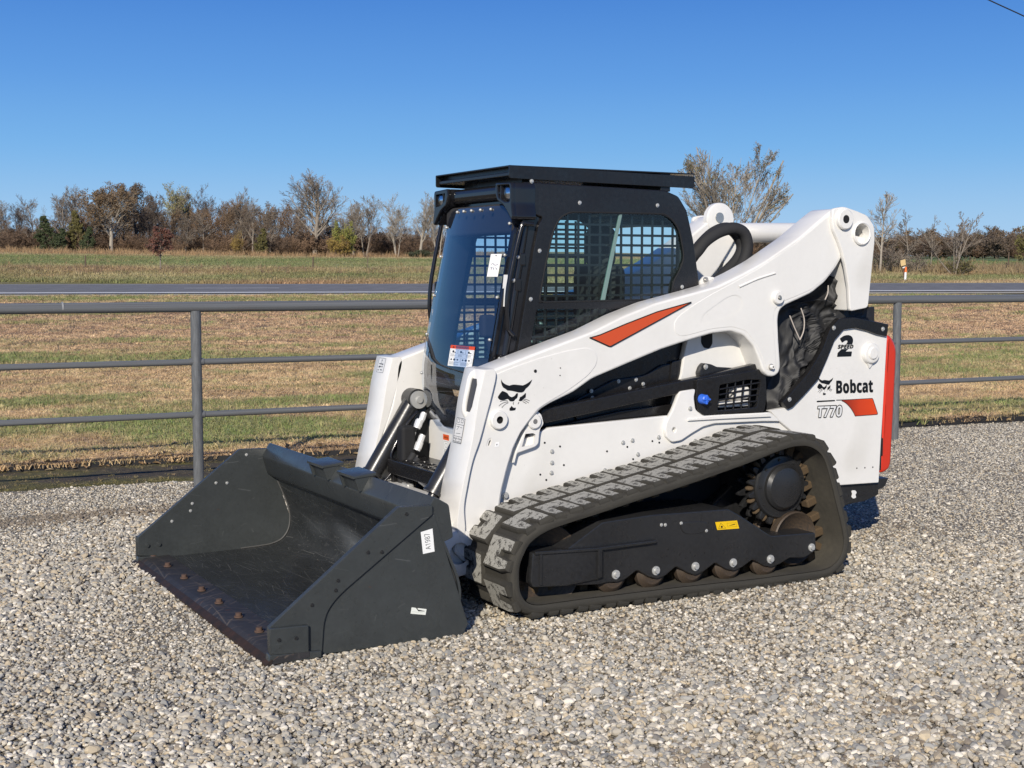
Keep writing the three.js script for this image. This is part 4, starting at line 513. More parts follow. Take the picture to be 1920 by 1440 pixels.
const sidePoly = [[-1.447, .05], [-1.449, .147], [-.896, .572], [-.743, .567], [-.735, .545], [-.574, .046], [-.60, .0], [-1.25, .008], [-1.28, .03]];
for (const s of [1, -1]) {
  const p = P(bucket, 'side_plate', plateS(s, rounded(sidePoly, .006), 1.005, 1.02, .003), bucketOut);
  P(p, 'wear_plate', plateS(s, rounded([[-1.447, .05], [-1.449, .147], [-.896, .572], [-.743, .567], [-.742, .528], [-1.165, .235, .06], [-1.22, .165, .06], [-1.232, .012], [-1.26, .012]], .006, 6), 1.018, 1.031, .003), bucketOut);
  P(p, 'corner_block', plateS(s, rounded([[-1.452, .045], [-1.452, .149], [-1.294, .143], [-1.294, .035]], .004), 1.029, 1.052, .004), bucketOut);
  P(p, 'skid_shoe', plateS(s, rounded([[-1.46, .004], [-1.45, .044], [-1.24, .033], [-1.24, .006]], .004), 1.0, 1.048, .003), bucketOut);
  for (const q of s > 0 ? [[-1.415, .10], [-1.345, .098]] : [[-1.40, .10], [-1.34, .10]]) P(p, 'bolt', boltZ(q[0], q[1], s > 0 ? 1.0515 : -1.005, s > 0 ? .006 : .010), s > 0 ? frameBlack : bucketOut);
  for (const q of [[-.86, .54], [-1.03, .40], [-.97, .395], [-1.16, .30], [-1.27, .215], [-1.17, .262]]) P(p, 'bolt', (s > 0 ? boltZ(q[0], q[1], 1.03, .006) : boltZ(q[0], q[1], -1.005, .006)), s > 0 ? frameBlack : zinc);
}
P(bucket, 'lot_sticker', quadZ([[-0.783,0.366],[-0.73,0.371],[-0.739,0.468],[-0.793,0.458]], 1.0215), printMat(lotTex));
P(bucket, 'torn_sticker', quadZ([[-0.841,0.124],[-0.773,0.11],[-0.768,0.134],[-0.836,0.15]], 1.0215), printMat(tornTex));
const edge = P(bucket, 'cutting_edge', plate([[-1.462, .004], [-1.462, .012], [-1.42, .036], [-1.29, .040], [-1.29, .014]], -1.05, 1.05, .002), bladeMat);
P(edge, 'rusty_lip', plate([[-1.472, .003], [-1.472, .011], [-1.455, .021], [-1.445, .027], [-1.44, .022], [-1.45, .004]], -1.052, 1.052, .001), rustMat);
[-1.02, -.73, -.43, -.14, .13, .41, .68].forEach((z) => P(edge, 'rusty_bolt', join([new THREE.CylinderGeometry(.014, .015, .016, 6).translate(-1.37, .05, z), new THREE.CylinderGeometry(.019, .020, .006, 16).translate(-1.37, .042, z)]), M(.085, .05, .035, .9)));

// ---------- the ground ----------
const FX = Math.sin(YAW), FZ = -Math.cos(YAW), RX = Math.cos(YAW), RZ = Math.sin(YAW);
const ahead = (x, z) => (x - EYE.x) * FX + (z - EYE.z) * FZ, aside = (x, z) => (x - EYE.x) * RX + (z - EYE.z) * RZ;
const roadW = (x, z) => (ahead(x, z) - .187 * aside(x, z) - 50) * .983; // metres beyond the road's near edge
const edgeZ = (x) => -4.425 + .1337 * x - .10 * Math.exp(-(((x + .4) / 1.6) ** 2));  // where the lawn begins
const stripZ = (x) => x > 6 ? edgeZ(x) + .03 : Math.min(-3.6, edgeZ(x) + .04 + .9 * sstep(7, .5, x)) + .05 * noise(x * 1.3, 2, 5) + .03 * noise(x * 6, 1, 3);
function fieldH(x, z) {
  const w = roadW(x, z), s = aside(x, z);
  const und = .05 * fbm(x * .13, z * .13, 3) * sstep(-34, -20, w);
  if (w < -1.2) return lerp(.035, .72, sstep(-27, -1.2, w)) + und;
  if (w < 9.6) return lerp(.66, .93, (w + 1.2) / 10.8);
  const left = sstep(-8, -62, s), slope = lerp(.0205, .0275, left) - .003 * sstep(10, 60, s);
  return 1.0 + .60 * sstep(9.6, 25, w) + Math.max(0, w - 20) * slope * .98 + .25 * fbm(x * .02 + 9, z * .02, 3) * sstep(25, 70, w) - Math.max(0, w - 290) * .021;
}
const roadH = (w) => .79 + w * .029;
const G_TAN = [.42, .285, .15], G_PINK = [.43, .275, .165], G_GREEN = [.145, .17, .055], G_PALE = [.53, .40, .22], G_DARK = [.16, .11, .065];
const bands = [[8, .2], [10.6, .25], [11.6, .4], [12.7, .7], [13.9, .72], [14.8, .35], [17, .3], [19.4, .52], [21.5, .3], [23.5, .6], [25.5, .12], [34, .02], [41, .12], [43, .45], [47, .5], [52, .3]];
function grassColor(x, z) { // [colour, greenness]
  const w = roadW(x, z), dd = ahead(x, z) - .1 * aside(x, z);
  const n1 = fbm(x * .35 + 3, z * .7, 4), n2 = fbm(x * 1.7, z * 2.6 + 8, 3), n3 = fbm(x * .09, z * .09 + 4, 3);
  if (w < 0) {
    let i = 0; while (i < bands.length - 2 && dd > bands[i + 1][0]) i++;
    let g = lerp(bands[i][1], bands[i + 1][1], THREE.MathUtils.clamp((dd - bands[i][0]) / (bands[i + 1][0] - bands[i][0]), 0, 1));
    g = THREE.MathUtils.clamp(g * .9 + 2.1 * n1 + 1.1 * n2, 0, 1);
    let c = mixc(mixc(G_TAN, G_PINK, sstep(24, 30, dd) * sstep(43, 38, dd)), G_PALE, THREE.MathUtils.clamp(.25 + 1.4 * n2, 0, .7));
    c = mixc(c, G_DARK, THREE.MathUtils.clamp(-1.6 * n2 - .05, 0, .6));
    return [mixc(c, G_GREEN, g * .8), g];
  }
  let g = w < 12 ? .15 : w < 20 ? .4 : lerp(.3, .85, sstep(25, 36, w)) * lerp(1, .2, sstep(66, 86, w));
  const far = sstep(20, 45, aside(x, z)); g = lerp(g, w > 30 ? .95 : .35, far * .8);
  g = THREE.MathUtils.clamp(g + 1.1 * fbm(x * .05, z * .16, 4) + .6 * n1, 0, 1);
  let c = mixc([.46, .36, .19], [.40, .26, .14], sstep(.0, .3, n3 + .1));
  return [mixc(c, far > .5 && w > 60 ? [.11, .20, .045] : [.19, .225, .075], g), g];
}
const grain = tex(512, 512, (u, v) => { const n = .74 + .32 * tnoise(u, v, 24, 2) + .35 * tnoise(u, v, 90, 5) + .12 * tnoise(u, v, 6, 8); return [n, n, n * .97]; });
{ const nu = 220, nq = 300, pos = [], col = [], uv = [], idx = [];
  for (let j = 0; j <= nq; j++) { const q = 9 * (Math.exp(j / nq * 4.75) - 1);
    for (let i = 0; i <= nu; i++) { const u = i / nu * 2 - 1, x0 = 4 + q * .42 + Math.sign(u) * Math.abs(u) ** 1.25 * (16 + q * 1.15), x = x0, z = edgeZ(THREE.MathUtils.clamp(x, -60, 60)) - .02 - q; pos.push(x, fieldH(x, z) + (q < .01 ? -.06 : 0), z); const c = grassColor(x, z)[0], k = roadW(x, z) < -24 ? .7 : lerp(.8, 1.35, sstep(-8, 8, roadW(x, z))); col.push(c[0] * k, c[1] * k, c[2] * k); uv.push(x / 1.7, z / 1.7); } }
  for (let j = 0; j < nq; j++) for (let i = 0; i < nu; i++) { const a = j * (nu + 1) + i; idx.push(a, a + 1, a + nu + 1, a + 1, a + nu + 2, a + nu + 1); }
  const g = new THREE.BufferGeometry(); g.setAttribute('position', new THREE.Float32BufferAttribute(pos, 3)); g.setAttribute('color', new THREE.Float32BufferAttribute(col, 3)); g.setAttribute('uv', new THREE.Float32BufferAttribute(uv, 2)); g.setIndex(idx); g.computeVertexNormals();
  tag(top('field', g, new THREE.MeshStandardMaterial({ vertexColors: true, map: grain, bumpMap: grain, bumpScale: .03, roughness: 1 })), 'grassy field of dry tan and green grass rising beyond the fence', 'field', null, 'structure'); }
// gravel lot
const gravelTex = tex(1024, 1024, (() => { const n = 46, cell = Array.from({ length: n * n }, () => [rnd(), rnd(), rnd(), rnd()]); return (u, v) => { let b = 9, b2 = 9, id = null; const cx = Math.floor(u * n), cy = Math.floor(v * n); for (let j = -1; j < 2; j++) for (let i = -1; i < 2; i++) { const c = cell[((cy + j + n) % n) * n + (cx + i + n) % n], dx = cx + i + c[0] - u * n, dy = cy + j + c[1] - v * n, d = dx * dx + dy * dy; if (d < b) { b2 = b; b = d; id = c; } else if (d < b2) b2 = d; } const e = sstep(.0, .22, Math.sqrt(b2) - Math.sqrt(b)), k = (.42 + .26 * id[2]) * (.45 + .55 * e); return [k * (1 + .05 * id[3]), k, k * (1.0 - .12 * id[3])]; }; })());
{ const s = new THREE.Shape(); const xs = []; for (let x = -45; x <= 60; x += .5) xs.push(x); s.moveTo(-45, -60); s.lineTo(60, -60); for (const x of xs.slice().reverse()) s.lineTo(x, -(edgeZ(x) - .01)); s.closePath();
  const g = new THREE.ShapeGeometry(s); g.rotateX(-Math.PI / 2); const p = g.attributes.position, uv = g.attributes.uv; for (let i = 0; i < p.count; i++) uv.setXY(i, p.getX(i) / .9, p.getZ(i) / .9);
  tag(top('gravel_lot', g, new THREE.MeshStandardMaterial({ map: gravelTex, bumpMap: gravelTex, bumpScale: .012, roughness: .95, color: new THREE.Color().setRGB(1.0, .91, .77) })), 'gravel lot of pale crushed stone', 'gravel', null, 'structure'); }
{ const stones = []; for (let v = 0; v < 8; v++) { const g = new THREE.IcosahedronGeometry(1, v < 4 ? 1 : 1), p = g.attributes.position, sd = rr(0, 50); const q = V3(0, 0, 0), cuts = Array.from({ length: 6 }, () => V3(rr(-1, 1), rr(-1, 1), rr(-1, 1)).normalize()), cd = cuts.map(() => rr(.55, .85));
    for (let i = 0; i < p.count; i++) { q.fromBufferAttribute(p, i); let k = 1 + .22 * noise(q.x * 1.3 + sd, q.y * 1.3, q.z * 1.3); q.multiplyScalar(k); cuts.forEach((c, m) => { const e = q.dot(c) - cd[m]; if (e > 0) q.addScaledVector(c, -e); }); p.setXYZ(i, q.x, q.y, q.z); }
    g.computeVertexNormals(); stones.push(flat(g)); }
  const place = stones.map(() => []), m4 = new THREE.Matrix4(), qt = new THREE.Quaternion(), eu = new THREE.Euler();
  const near = 340000; let made = 0;
  for (let i = 0; i < near; i++) {
    const u = rnd(), d = Math.sqrt(lerp(3.1 * 3.1, 15.5 * 15.5, Math.pow(u, 1.45))), s = rr(-1, 1) * (.40 * d + .5), x = EYE.x + RX * s + FX * d, z = EYE.z + RZ * s + FZ * d;
    const zb = x < 6 ? stripZ(x) : edgeZ(x) + .03; if (z < zb + rr(-.08, .06)) continue;
    if (x > .0 && x < 1.5 && Math.abs(z) < .5) continue;
    const loose = THREE.MathUtils.clamp(.5 + 1.3 * fbm(x * .45 + 20, z * .45, 3) - .10 * (x - .5) + .1 * (z - 2), 0, 1), ridge = sstep(.34, .05, Math.abs(z + 2.58 + .12 * noise(x * 1.5, 1, 2))) * sstep(-.2, -1.3, x) + .3 * sstep(.22, .4, fbm(x * .9 + 5, z * .9, 3));
    let r = lerp(.0060, .0120, loose) * (.65 + .9 * rnd() * rnd() + (rnd() < .03 ? .8 : 0)); if (rnd() < .25 * (1 - loose)) r *= .6;
    eu.set(rr(-.6, .6), rr(0, 6.28), rr(-.6, .6)); qt.setFromEuler(eu);
    m4.compose(V3(x, r * lerp(.0, .6, loose * rnd()) + .001 + loose * .011 * rnd(), z), qt, V3(r * rr(1, 1.5), r * rr(.6, .9), r * rr(.8, 1.1)));
    const t = rnd(); let c = t < .42 ? mixc([.36, .335, .285], [.54, .50, .42], rnd()) : t < .66 ? mixc([.24, .24, .23], [.38, .375, .35], rnd()) : t < .80 ? mixc([.40, .34, .25], [.54, .46, .33], rnd()) : t < .92 ? [.70, .66, .58] : mixc([.17, .165, .16], [.26, .22, .17], rnd());
    if (ridge > rnd() * 1.1) c = mixc(c, [.15, .115, .08], .72); const kk = .92 + .16 * fbm(x * .8, z * .8, 2);
    place[Math.floor(rnd() * stones.length)].push([m4.clone(), c.map((v) => v * kk)]); made++;
  }
  const root = thing('gravel_stones', 'loose pale grey and tan crushed stones covering the lot', 'gravel'); root.userData.kind = 'stuff';
  const sm = M(1.06, 1.03, .98, .85); place.forEach((l, v) => { const im = lit(new THREE.InstancedMesh(stones[v], sm, l.length)); im.name = 'stones'; im.userData.kind = 'stuff'; const c = new THREE.Color(); l.forEach((e, i) => { im.setMatrixAt(i, e[0]); im.setColorAt(i, c.setRGB(...e[1])); }); root.add(im); }); }
// mossy soil strip in front of the lawn edging
{ const pos = [], col = [], uv = [], idx = []; let n = 0; const R = 10; for (let x = -9; x <= 6.2; x += .08) { for (let k = 0; k <= R; k++) { const z = lerp(stripZ(x), edgeZ(x) - .02, k / R), g = sstep(-.15, .25, fbm(x * 1.6, z * 3, 4)); pos.push(x, .010 + .012 * noise(x * 7, z * 7, 1) - (k === 0 ? .02 : 0), z); col.push(...mixc([.12, .09, .06], [.19, .17, .045], g)); uv.push(x, z); } n++; }
  for (let i = 0; i < n - 1; i++) for (let k = 0; k < R; k++) { const a = i * (R + 1) + k; idx.push(a, a + R + 1, a + 1, a + 1, a + R + 1, a + R + 2); }
  const g = new THREE.BufferGeometry(); g.setAttribute('position', new THREE.Float32BufferAttribute(pos, 3)); g.setAttribute('color', new THREE.Float32BufferAttribute(col, 3)); g.setAttribute('uv', new THREE.Float32BufferAttribute(uv, 2)); g.setIndex(idx); g.computeVertexNormals();
  tag(top('soil_strip', g, new THREE.MeshStandardMaterial({ vertexColors: true, map: grain, bumpMap: grain, bumpScale: .015, roughness: 1 })), 'damp mossy soil strip between gravel and lawn', 'soil', null, 'structure'); }
{ const up = [], n = 150; for (let i = 0; i <= n; i++) { const x = lerp(-9, 20, i / n); up.push([x, edgeZ(x)]); }
  const pos = [], idx = []; up.forEach(([x, z], i) => { const h = .050 + .012 * noise(x * 2.3, 4, 1), dz = .012 * noise(x * 1.7, 9, 2); pos.push(x, -.02, z + dz + .012, x, h, z + dz + .008, x, h, z + dz - .012, x, -.02, z + dz - .012); if (i < n) for (let k = 0; k < 3; k++) { const a = i * 4 + k; idx.push(a, a + 4, a + 1, a + 1, a + 4, a + 5); } });
  const g = new THREE.BufferGeometry(); g.setAttribute('position', new THREE.Float32BufferAttribute(pos, 3)); g.setIndex(idx); g.computeVertexNormals();
  tag(top('lawn_edging', g, deepBlack), 'low black edging strip between the lawn and the gravel', 'edging'); }
// lawn grass, weeds and leaves
function tuft(n, h, spread, lean, wd, seed) {
  const pos = []; for (let i = 0; i < n; i++) { const a = rr(0, 6.28), r = spread * Math.sqrt(rnd()), x = r * Math.cos(a), z = r * Math.sin(a), b = rr(0, 6.28), l = h * rr(.5, 1.1), t = lean * rr(.2, 1), w = wd * rr(.7, 1.3), c = rr(0, 6.28), wx = Math.cos(c) * w, wz = Math.sin(c) * w;
    const m = [x + Math.cos(b) * t * l * .35, l * .6, z + Math.sin(b) * t * l * .35], e = [x + Math.cos(b) * t * l, l * (1 - .35 * t), z + Math.sin(b) * t * l];
    pos.push(x - wx, -.01, z - wz, x + wx, -.01, z + wz, m[0] + wx * .7, m[1], m[2] + wz * .7, x - wx, -.01, z - wz, m[0] + wx * .7, m[1], m[2] + wz * .7, m[0] - wx * .7, m[1], m[2] - wz * .7, m[0] - wx * .7, m[1], m[2] - wz * .7, m[0] + wx * .7, m[1], m[2] + wz * .7, ...e); }
  const g = new THREE.BufferGeometry(); g.setAttribute('position', new THREE.Float32BufferAttribute(pos, 3)); g.computeVertexNormals(); return g;
}
const bladeM = new THREE.MeshPhysicalMaterial({ color: 0xffffff, roughness: .8, transmission: .25, thickness: 0 });
function scatter(name, label, cat, geos, list, mat = bladeM) { // list of [x, y, z, scale, squash, colour]
  const root = thing(name, label, cat); root.userData.kind = 'stuff'; const by = geos.map(() => []); for (const e of list) by[Math.floor(rnd() * geos.length)].push(e);
  const m4 = new THREE.Matrix4(), qt = new THREE.Quaternion(), c = new THREE.Color(), Y = V3(0, 1, 0);
  by.forEach((l, v) => { const im = lit(new THREE.InstancedMesh(geos[v], mat, l.length)); im.name = name === 'fallen_leaves' ? 'leaf' : 'blades'; im.userData.kind = 'stuff'; l.forEach((e, i) => { qt.setFromAxisAngle(Y, rr(0, 6.28)); m4.compose(V3(e[0], e[1], e[2]), qt, V3(e[3], e[3] * e[4], e[3])); im.setMatrixAt(i, m4); im.setColorAt(i, c.setRGB(...e[5])); }); root.add(im); });
}
{ const geos = [0, 1, 2, 3, 4].map(() => tuft(11, .075, .06, 1.0, .0028)), list = [];
  const tries = 150000; for (let i = 0; i < tries; i++) { const d = 9.6 + 39 * Math.pow(rnd(), 2.1), s = rr(-1, 1) * (.40 * d + .6), x = EYE.x + RX * s + FX * d, z = EYE.z + RZ * s + FZ * d; if (z > edgeZ(x) - .03 || roadW(x, z) > -1.3) continue;
    const [c, g] = grassColor(x, z), k = rr(.75, 1.4), near = sstep(1.6, .2, edgeZ(x) - z), sc = (.75 + d * .035) * rr(.6, 1.25) * (1 + .3 * near); list.push([x, fieldH(x, z), z, sc, lerp(.5, 1.0, g) * rr(.6, 1.2) / (1 + d * .012), (rnd() < g * .4 ? mixc(c, [.10, .17, .03], .6) : c).map((v) => v * k * 1.42)]); }
  for (let i = 0; i < 2600; i++) { const x = rr(-8, 5.5), a = stripZ(x), b = edgeZ(x), z = lerp(a, b, rnd()); if (a < b || fbm(x * 1.6, z * 3, 4) + rr(-.25, .25) < 0) continue; list.push([x, .014, z, rr(.3, .8), rr(.12, .4), mixc([.24, .21, .06], [.34, .24, .12], rnd())]); }
  scatter('lawn_grass', 'short dry tan and green grass of the lawn behind the fence', 'grass', geos, list); }
{ const geos = [0, 1, 2].map(() => tuft(16, .8, .4, .7, .02)), list = [];
  for (let i = 0; i < 26000; i++) { const d = rr(66, 175), s = rr(-1, 1) * (.40 * d), x = EYE.x + RX * s + FX * d, z = EYE.z + RZ * s + FZ * d, w = roadW(x, z), sd = s / d;
    const right = sd > .26 ? 1 : 0, hedge = sstep(17, 22, w) * sstep(29, 25, w) * (.28 + .4 * noise(x * .1, z * .1, 3) + right * .4), woods = sstep(84, 92, w) * (sd < .02 ? .5 : 0), mid = (w > 30 && w < 90 ? .02 : 0); const p = Math.max(hedge, woods * .8, mid); if (rnd() > p) continue;
    const t = rnd(), c = w < 30 ? (sd > .26 ? mixc([.24, .17, .09], [.33, .25, .13], t) : mixc([.20, .13, .085], [.36, .23, .13], t * t)) : mixc([.30, .20, .10], [.44, .28, .14], t); list.push([x, fieldH(x, z) - .03, z, rr(.7, 1.3) * (w > 80 ? .85 : w < 30 ? .42 + right * .4 : .4), rr(.7, 1.3), c]); }
  scatter('dry_weeds', 'tall brown dry weeds along the far roadside and below the wood', 'weeds', geos, list); }
{ const g = new THREE.BufferGeometry(); g.setAttribute('position', new THREE.Float32BufferAttribute([-.03, 0, 0, 0, .008, .018, .035, .004, 0, -.03, 0, 0, .035, .004, 0, 0, .012, -.018], 3)); g.computeVertexNormals(); const list = [];
  for (let i = 0; i < 1500; i++) { const x = rr(-5, 11), t = rnd() * rnd(), z = edgeZ(x) - t * .9 + .06; if (noise(x * 1.2, 3, 1) + rr(-.4, .3) < 0) continue; list.push([x, z < edgeZ(x) ? fieldH(x, z) + rr(.01, .05) : .02, z, rr(.5, 1.2), rr(.5, 3), mixc([.30, .18, .08], [.52, .38, .2], rnd())]); }
  scatter('fallen_leaves', 'dry fallen leaves lying along the lawn edge', 'leaves', [g], list); }

{ const geos = [0, 1, 2, 3].map(() => tuft(14, .30, .34, .8, .012)), list = [];
  for (let i = 0; i < 90000; i++) { const d = 60 + 120 * Math.pow(rnd(), 1.3), s = rr(-1, 1) * (.40 * d + 1), x = EYE.x + RX * s + FX * d, z = EYE.z + RZ * s + FZ * d, w = roadW(x, z); if (w < 9.7 || w > 100) continue; const [c, g] = grassColor(x, z), k = rr(.7, 1.3); list.push([x, fieldH(x, z) - .01, z, rr(.7, 1.3), rr(.35, .8), c.map((v) => v * k * 1.1)]); }
  scatter('pasture_grass', 'green and tan pasture grass between the road and the wood', 'grass', geos, list); }
// road with its markings
const strip = (w0, w1, t0, t1, lift, n = 60) => { const pos = [], uv = [], idx = [], k = 4; for (let i = 0; i <= n; i++) for (let j = 0; j <= k; j++) { const t = lerp(t0, t1, i / n), w = lerp(w0, w1, j / k), s = t - w * .184, d = 50 + .187 * t + w * .983, x = EYE.x + RX * s + FX * d, z = EYE.z + RZ * s + FZ * d; pos.push(x, (typeof lift === 'function' ? lift(x, z) : roadH(w) + lift), z); uv.push(t / 3, w / 3); } for (let i = 0; i < n; i++) for (let j = 0; j < k; j++) { const a = i * (k + 1) + j; idx.push(a, a + k + 1, a + 1, a + 1, a + k + 1, a + k + 2); } const g = new THREE.BufferGeometry(); g.setAttribute('position', new THREE.Float32BufferAttribute(pos, 3)); g.setAttribute('uv', new THREE.Float32BufferAttribute(uv, 2)); g.setIndex(idx); g.computeVertexNormals(); return g; };
const asphaltT = tex(256, 256, (u, v) => { const n = .8 + .15 * tnoise(u, v, 5, 2) + .2 * tnoise(u, v, 60, 5); return [n, n, n * 1.01]; });
const road = tag(top('road', strip(-.1, 9.1, -160, 200, 0), M(.27, .262, .25, .85, { map: asphaltT })), 'grey two lane asphalt road crossing behind the fence', 'road', null, 'structure');
const linePaint = M(.72, .71, .68, .7);
P(road, 'edge_line', strip(.35, .95, -160, 200, .006), linePaint); P(road, 'edge_line', strip(8.35, 8.55, -160, 200, .006), M(.5, .5, .48, .7));
P(road, 'shoulder', strip(-1.3, -.1, -160, 200, -.02), M(.40, .36, .28, .95));
for (let t = -60; t < 70; t += 12) P(road, 'lane_marking', strip(4.5, 4.68, t, t + 3.6, .006, 4), linePaint);
tag(top('gravel_track', strip(10.6, 13.2, 21, 130, (x, z) => fieldH(x, z) + .05, 80), M(.60, .53, .40, .95, { map: grain })), 'pale gravel track beside the far edge of the road', 'track', null, 'structure');

// ---------- pipe fence ----------
const pipe = M(.165, .172, .178, .5, { map: rep(tex(256, 256, (u, v) => { const n = .86 + .16 * tnoise(u, v, 6, 3) + .12 * tnoise(u, v, 50, 6), r = sstep(.36, .5, tnoise(u, v, 22, 9)) * .5; return [n + r * .1, n - r * .22, n - r * .4]; }), 3, 3), roughnessMap: roughTex });
{ const f = thing('pipe_fence', 'grey painted steel pipe fence with three rails between gravel and lawn', 'fence');
  const A = V3(-.434, 0, -3.382), T = V3(5.87 + .434, 0, -2.897 + 3.382).normalize(), at = (t, y, off = 0) => A.clone().addScaledVector(T, t).add(V3(T.z * off, y, -T.x * off));
  P(f, 'top_rail', rod(at(-16, 1.283), at(34, 1.265), .037, .037, 24), pipe);
  P(f, 'rail', rod(at(-16, .89, .0), at(34, .885, .0), .0215, .0215, 18), pipe); P(f, 'rail', rod(at(-16, .516), at(34, .513), .0215, .0215, 18), pipe);
  for (let k = -3; k <= 6; k++) { const t = k * 6.322; if (k === 0 || k === 1 || k > 1 || k < 0) { P(f, 'post', rod(at(t, -.1), at(t, 1.25), .037, .037, 24), pipe); P(f, 'weld', join([.89, .515].map((y) => rod(at(t - .05, y), at(t + .05, y), .026, .026, 14))), pipe); } }
  P(f, 'post', rod(at(3.16, -.1), at(3.16, 1.25), .037, .037, 24), pipe);
  P(f, 'pipe_joint', rod(at(-.9, 1.283), at(-.889, 1.283), .0388, .0388, 24), M(.26, .265, .265, .5)); }
tag(top('overhead_wire', tube([[[17.315,-17.023][0], 9.4, [17.315,-17.023][1]], [[20.57,-15.18][0], 7.67, [20.57,-15.18][1]], [[21.711,-14.534][0], 7.08, [21.711,-14.534][1]], [[24.118,-13.171][0], 5.79, [24.118,-13.171][1]]], .014, 40, 6), deepBlack), 'thin dark overhead wire crossing the top right sky', 'wire');
// small things beyond the road
{ const [x, z] = [48.497,-44.186]; const t = thing('roadside_sign', 'small tan sign board leaning on a post across the road', 'sign'); const y = fieldH(x, z);
  P(t, 'post', rod(V3(x + .06, y - .1, z), V3(x - .08, y + .75, z), .035, .03, 8), M(.14, .08, .05, .9)); P(t, 'board', box(-.17, .17, -.15, .15, -.012, .012).applyMatrix4(new THREE.Matrix4().makeRotationZ(.18).setPosition(x - .12, y + .88, z + .06)), M(.72, .52, .24, .7)); P(t, 'lower_board', box(-.1, .1, -.035, .035, -.01, .01).applyMatrix4(new THREE.Matrix4().makeRotationZ(.2).setPosition(x - .05, y + .64, z + .06)), M(.8, .77, .7, .7)); }
{ const [x, z] = [47.071,-42.695]; const y = fieldH(x, z), t = thing('marker_post', 'white marker post with an orange top beside the tan sign', 'marker'); P(t, 'post', rod(V3(x, y - .1, z), V3(x + .02, y + .48, z), .06, .055, 12), M(.8, .79, .76, .6)); P(t, 'orange_cap', rod(V3(x + .02, y + .48, z), V3(x + .035, y + .74, z), .06, .05, 12), orange); }
{ const wood = M(.11, .08, .055, .95); for (const [x, z, h, lb] of [[...[12.331,-68.107], .75, 'thin dark fence post in weeds on the far left'], [...[23.733,-63.95], .7, 'thin fence post in weeds below the tallest wood tree'], [...[58.577,-48.822], .9, 'dark stake in the green field right of the bare shrubs'], [...[62.169,-49.087], 1.1, 'pale wooden fence post at the far right field edge']]) tag(top('fence_post', rod(V3(x, fieldH(x, z) - .1, z), V3(x + .02, fieldH(x, z) + h, z), .05, .04, 7), wood), lb, 'fence post'); }

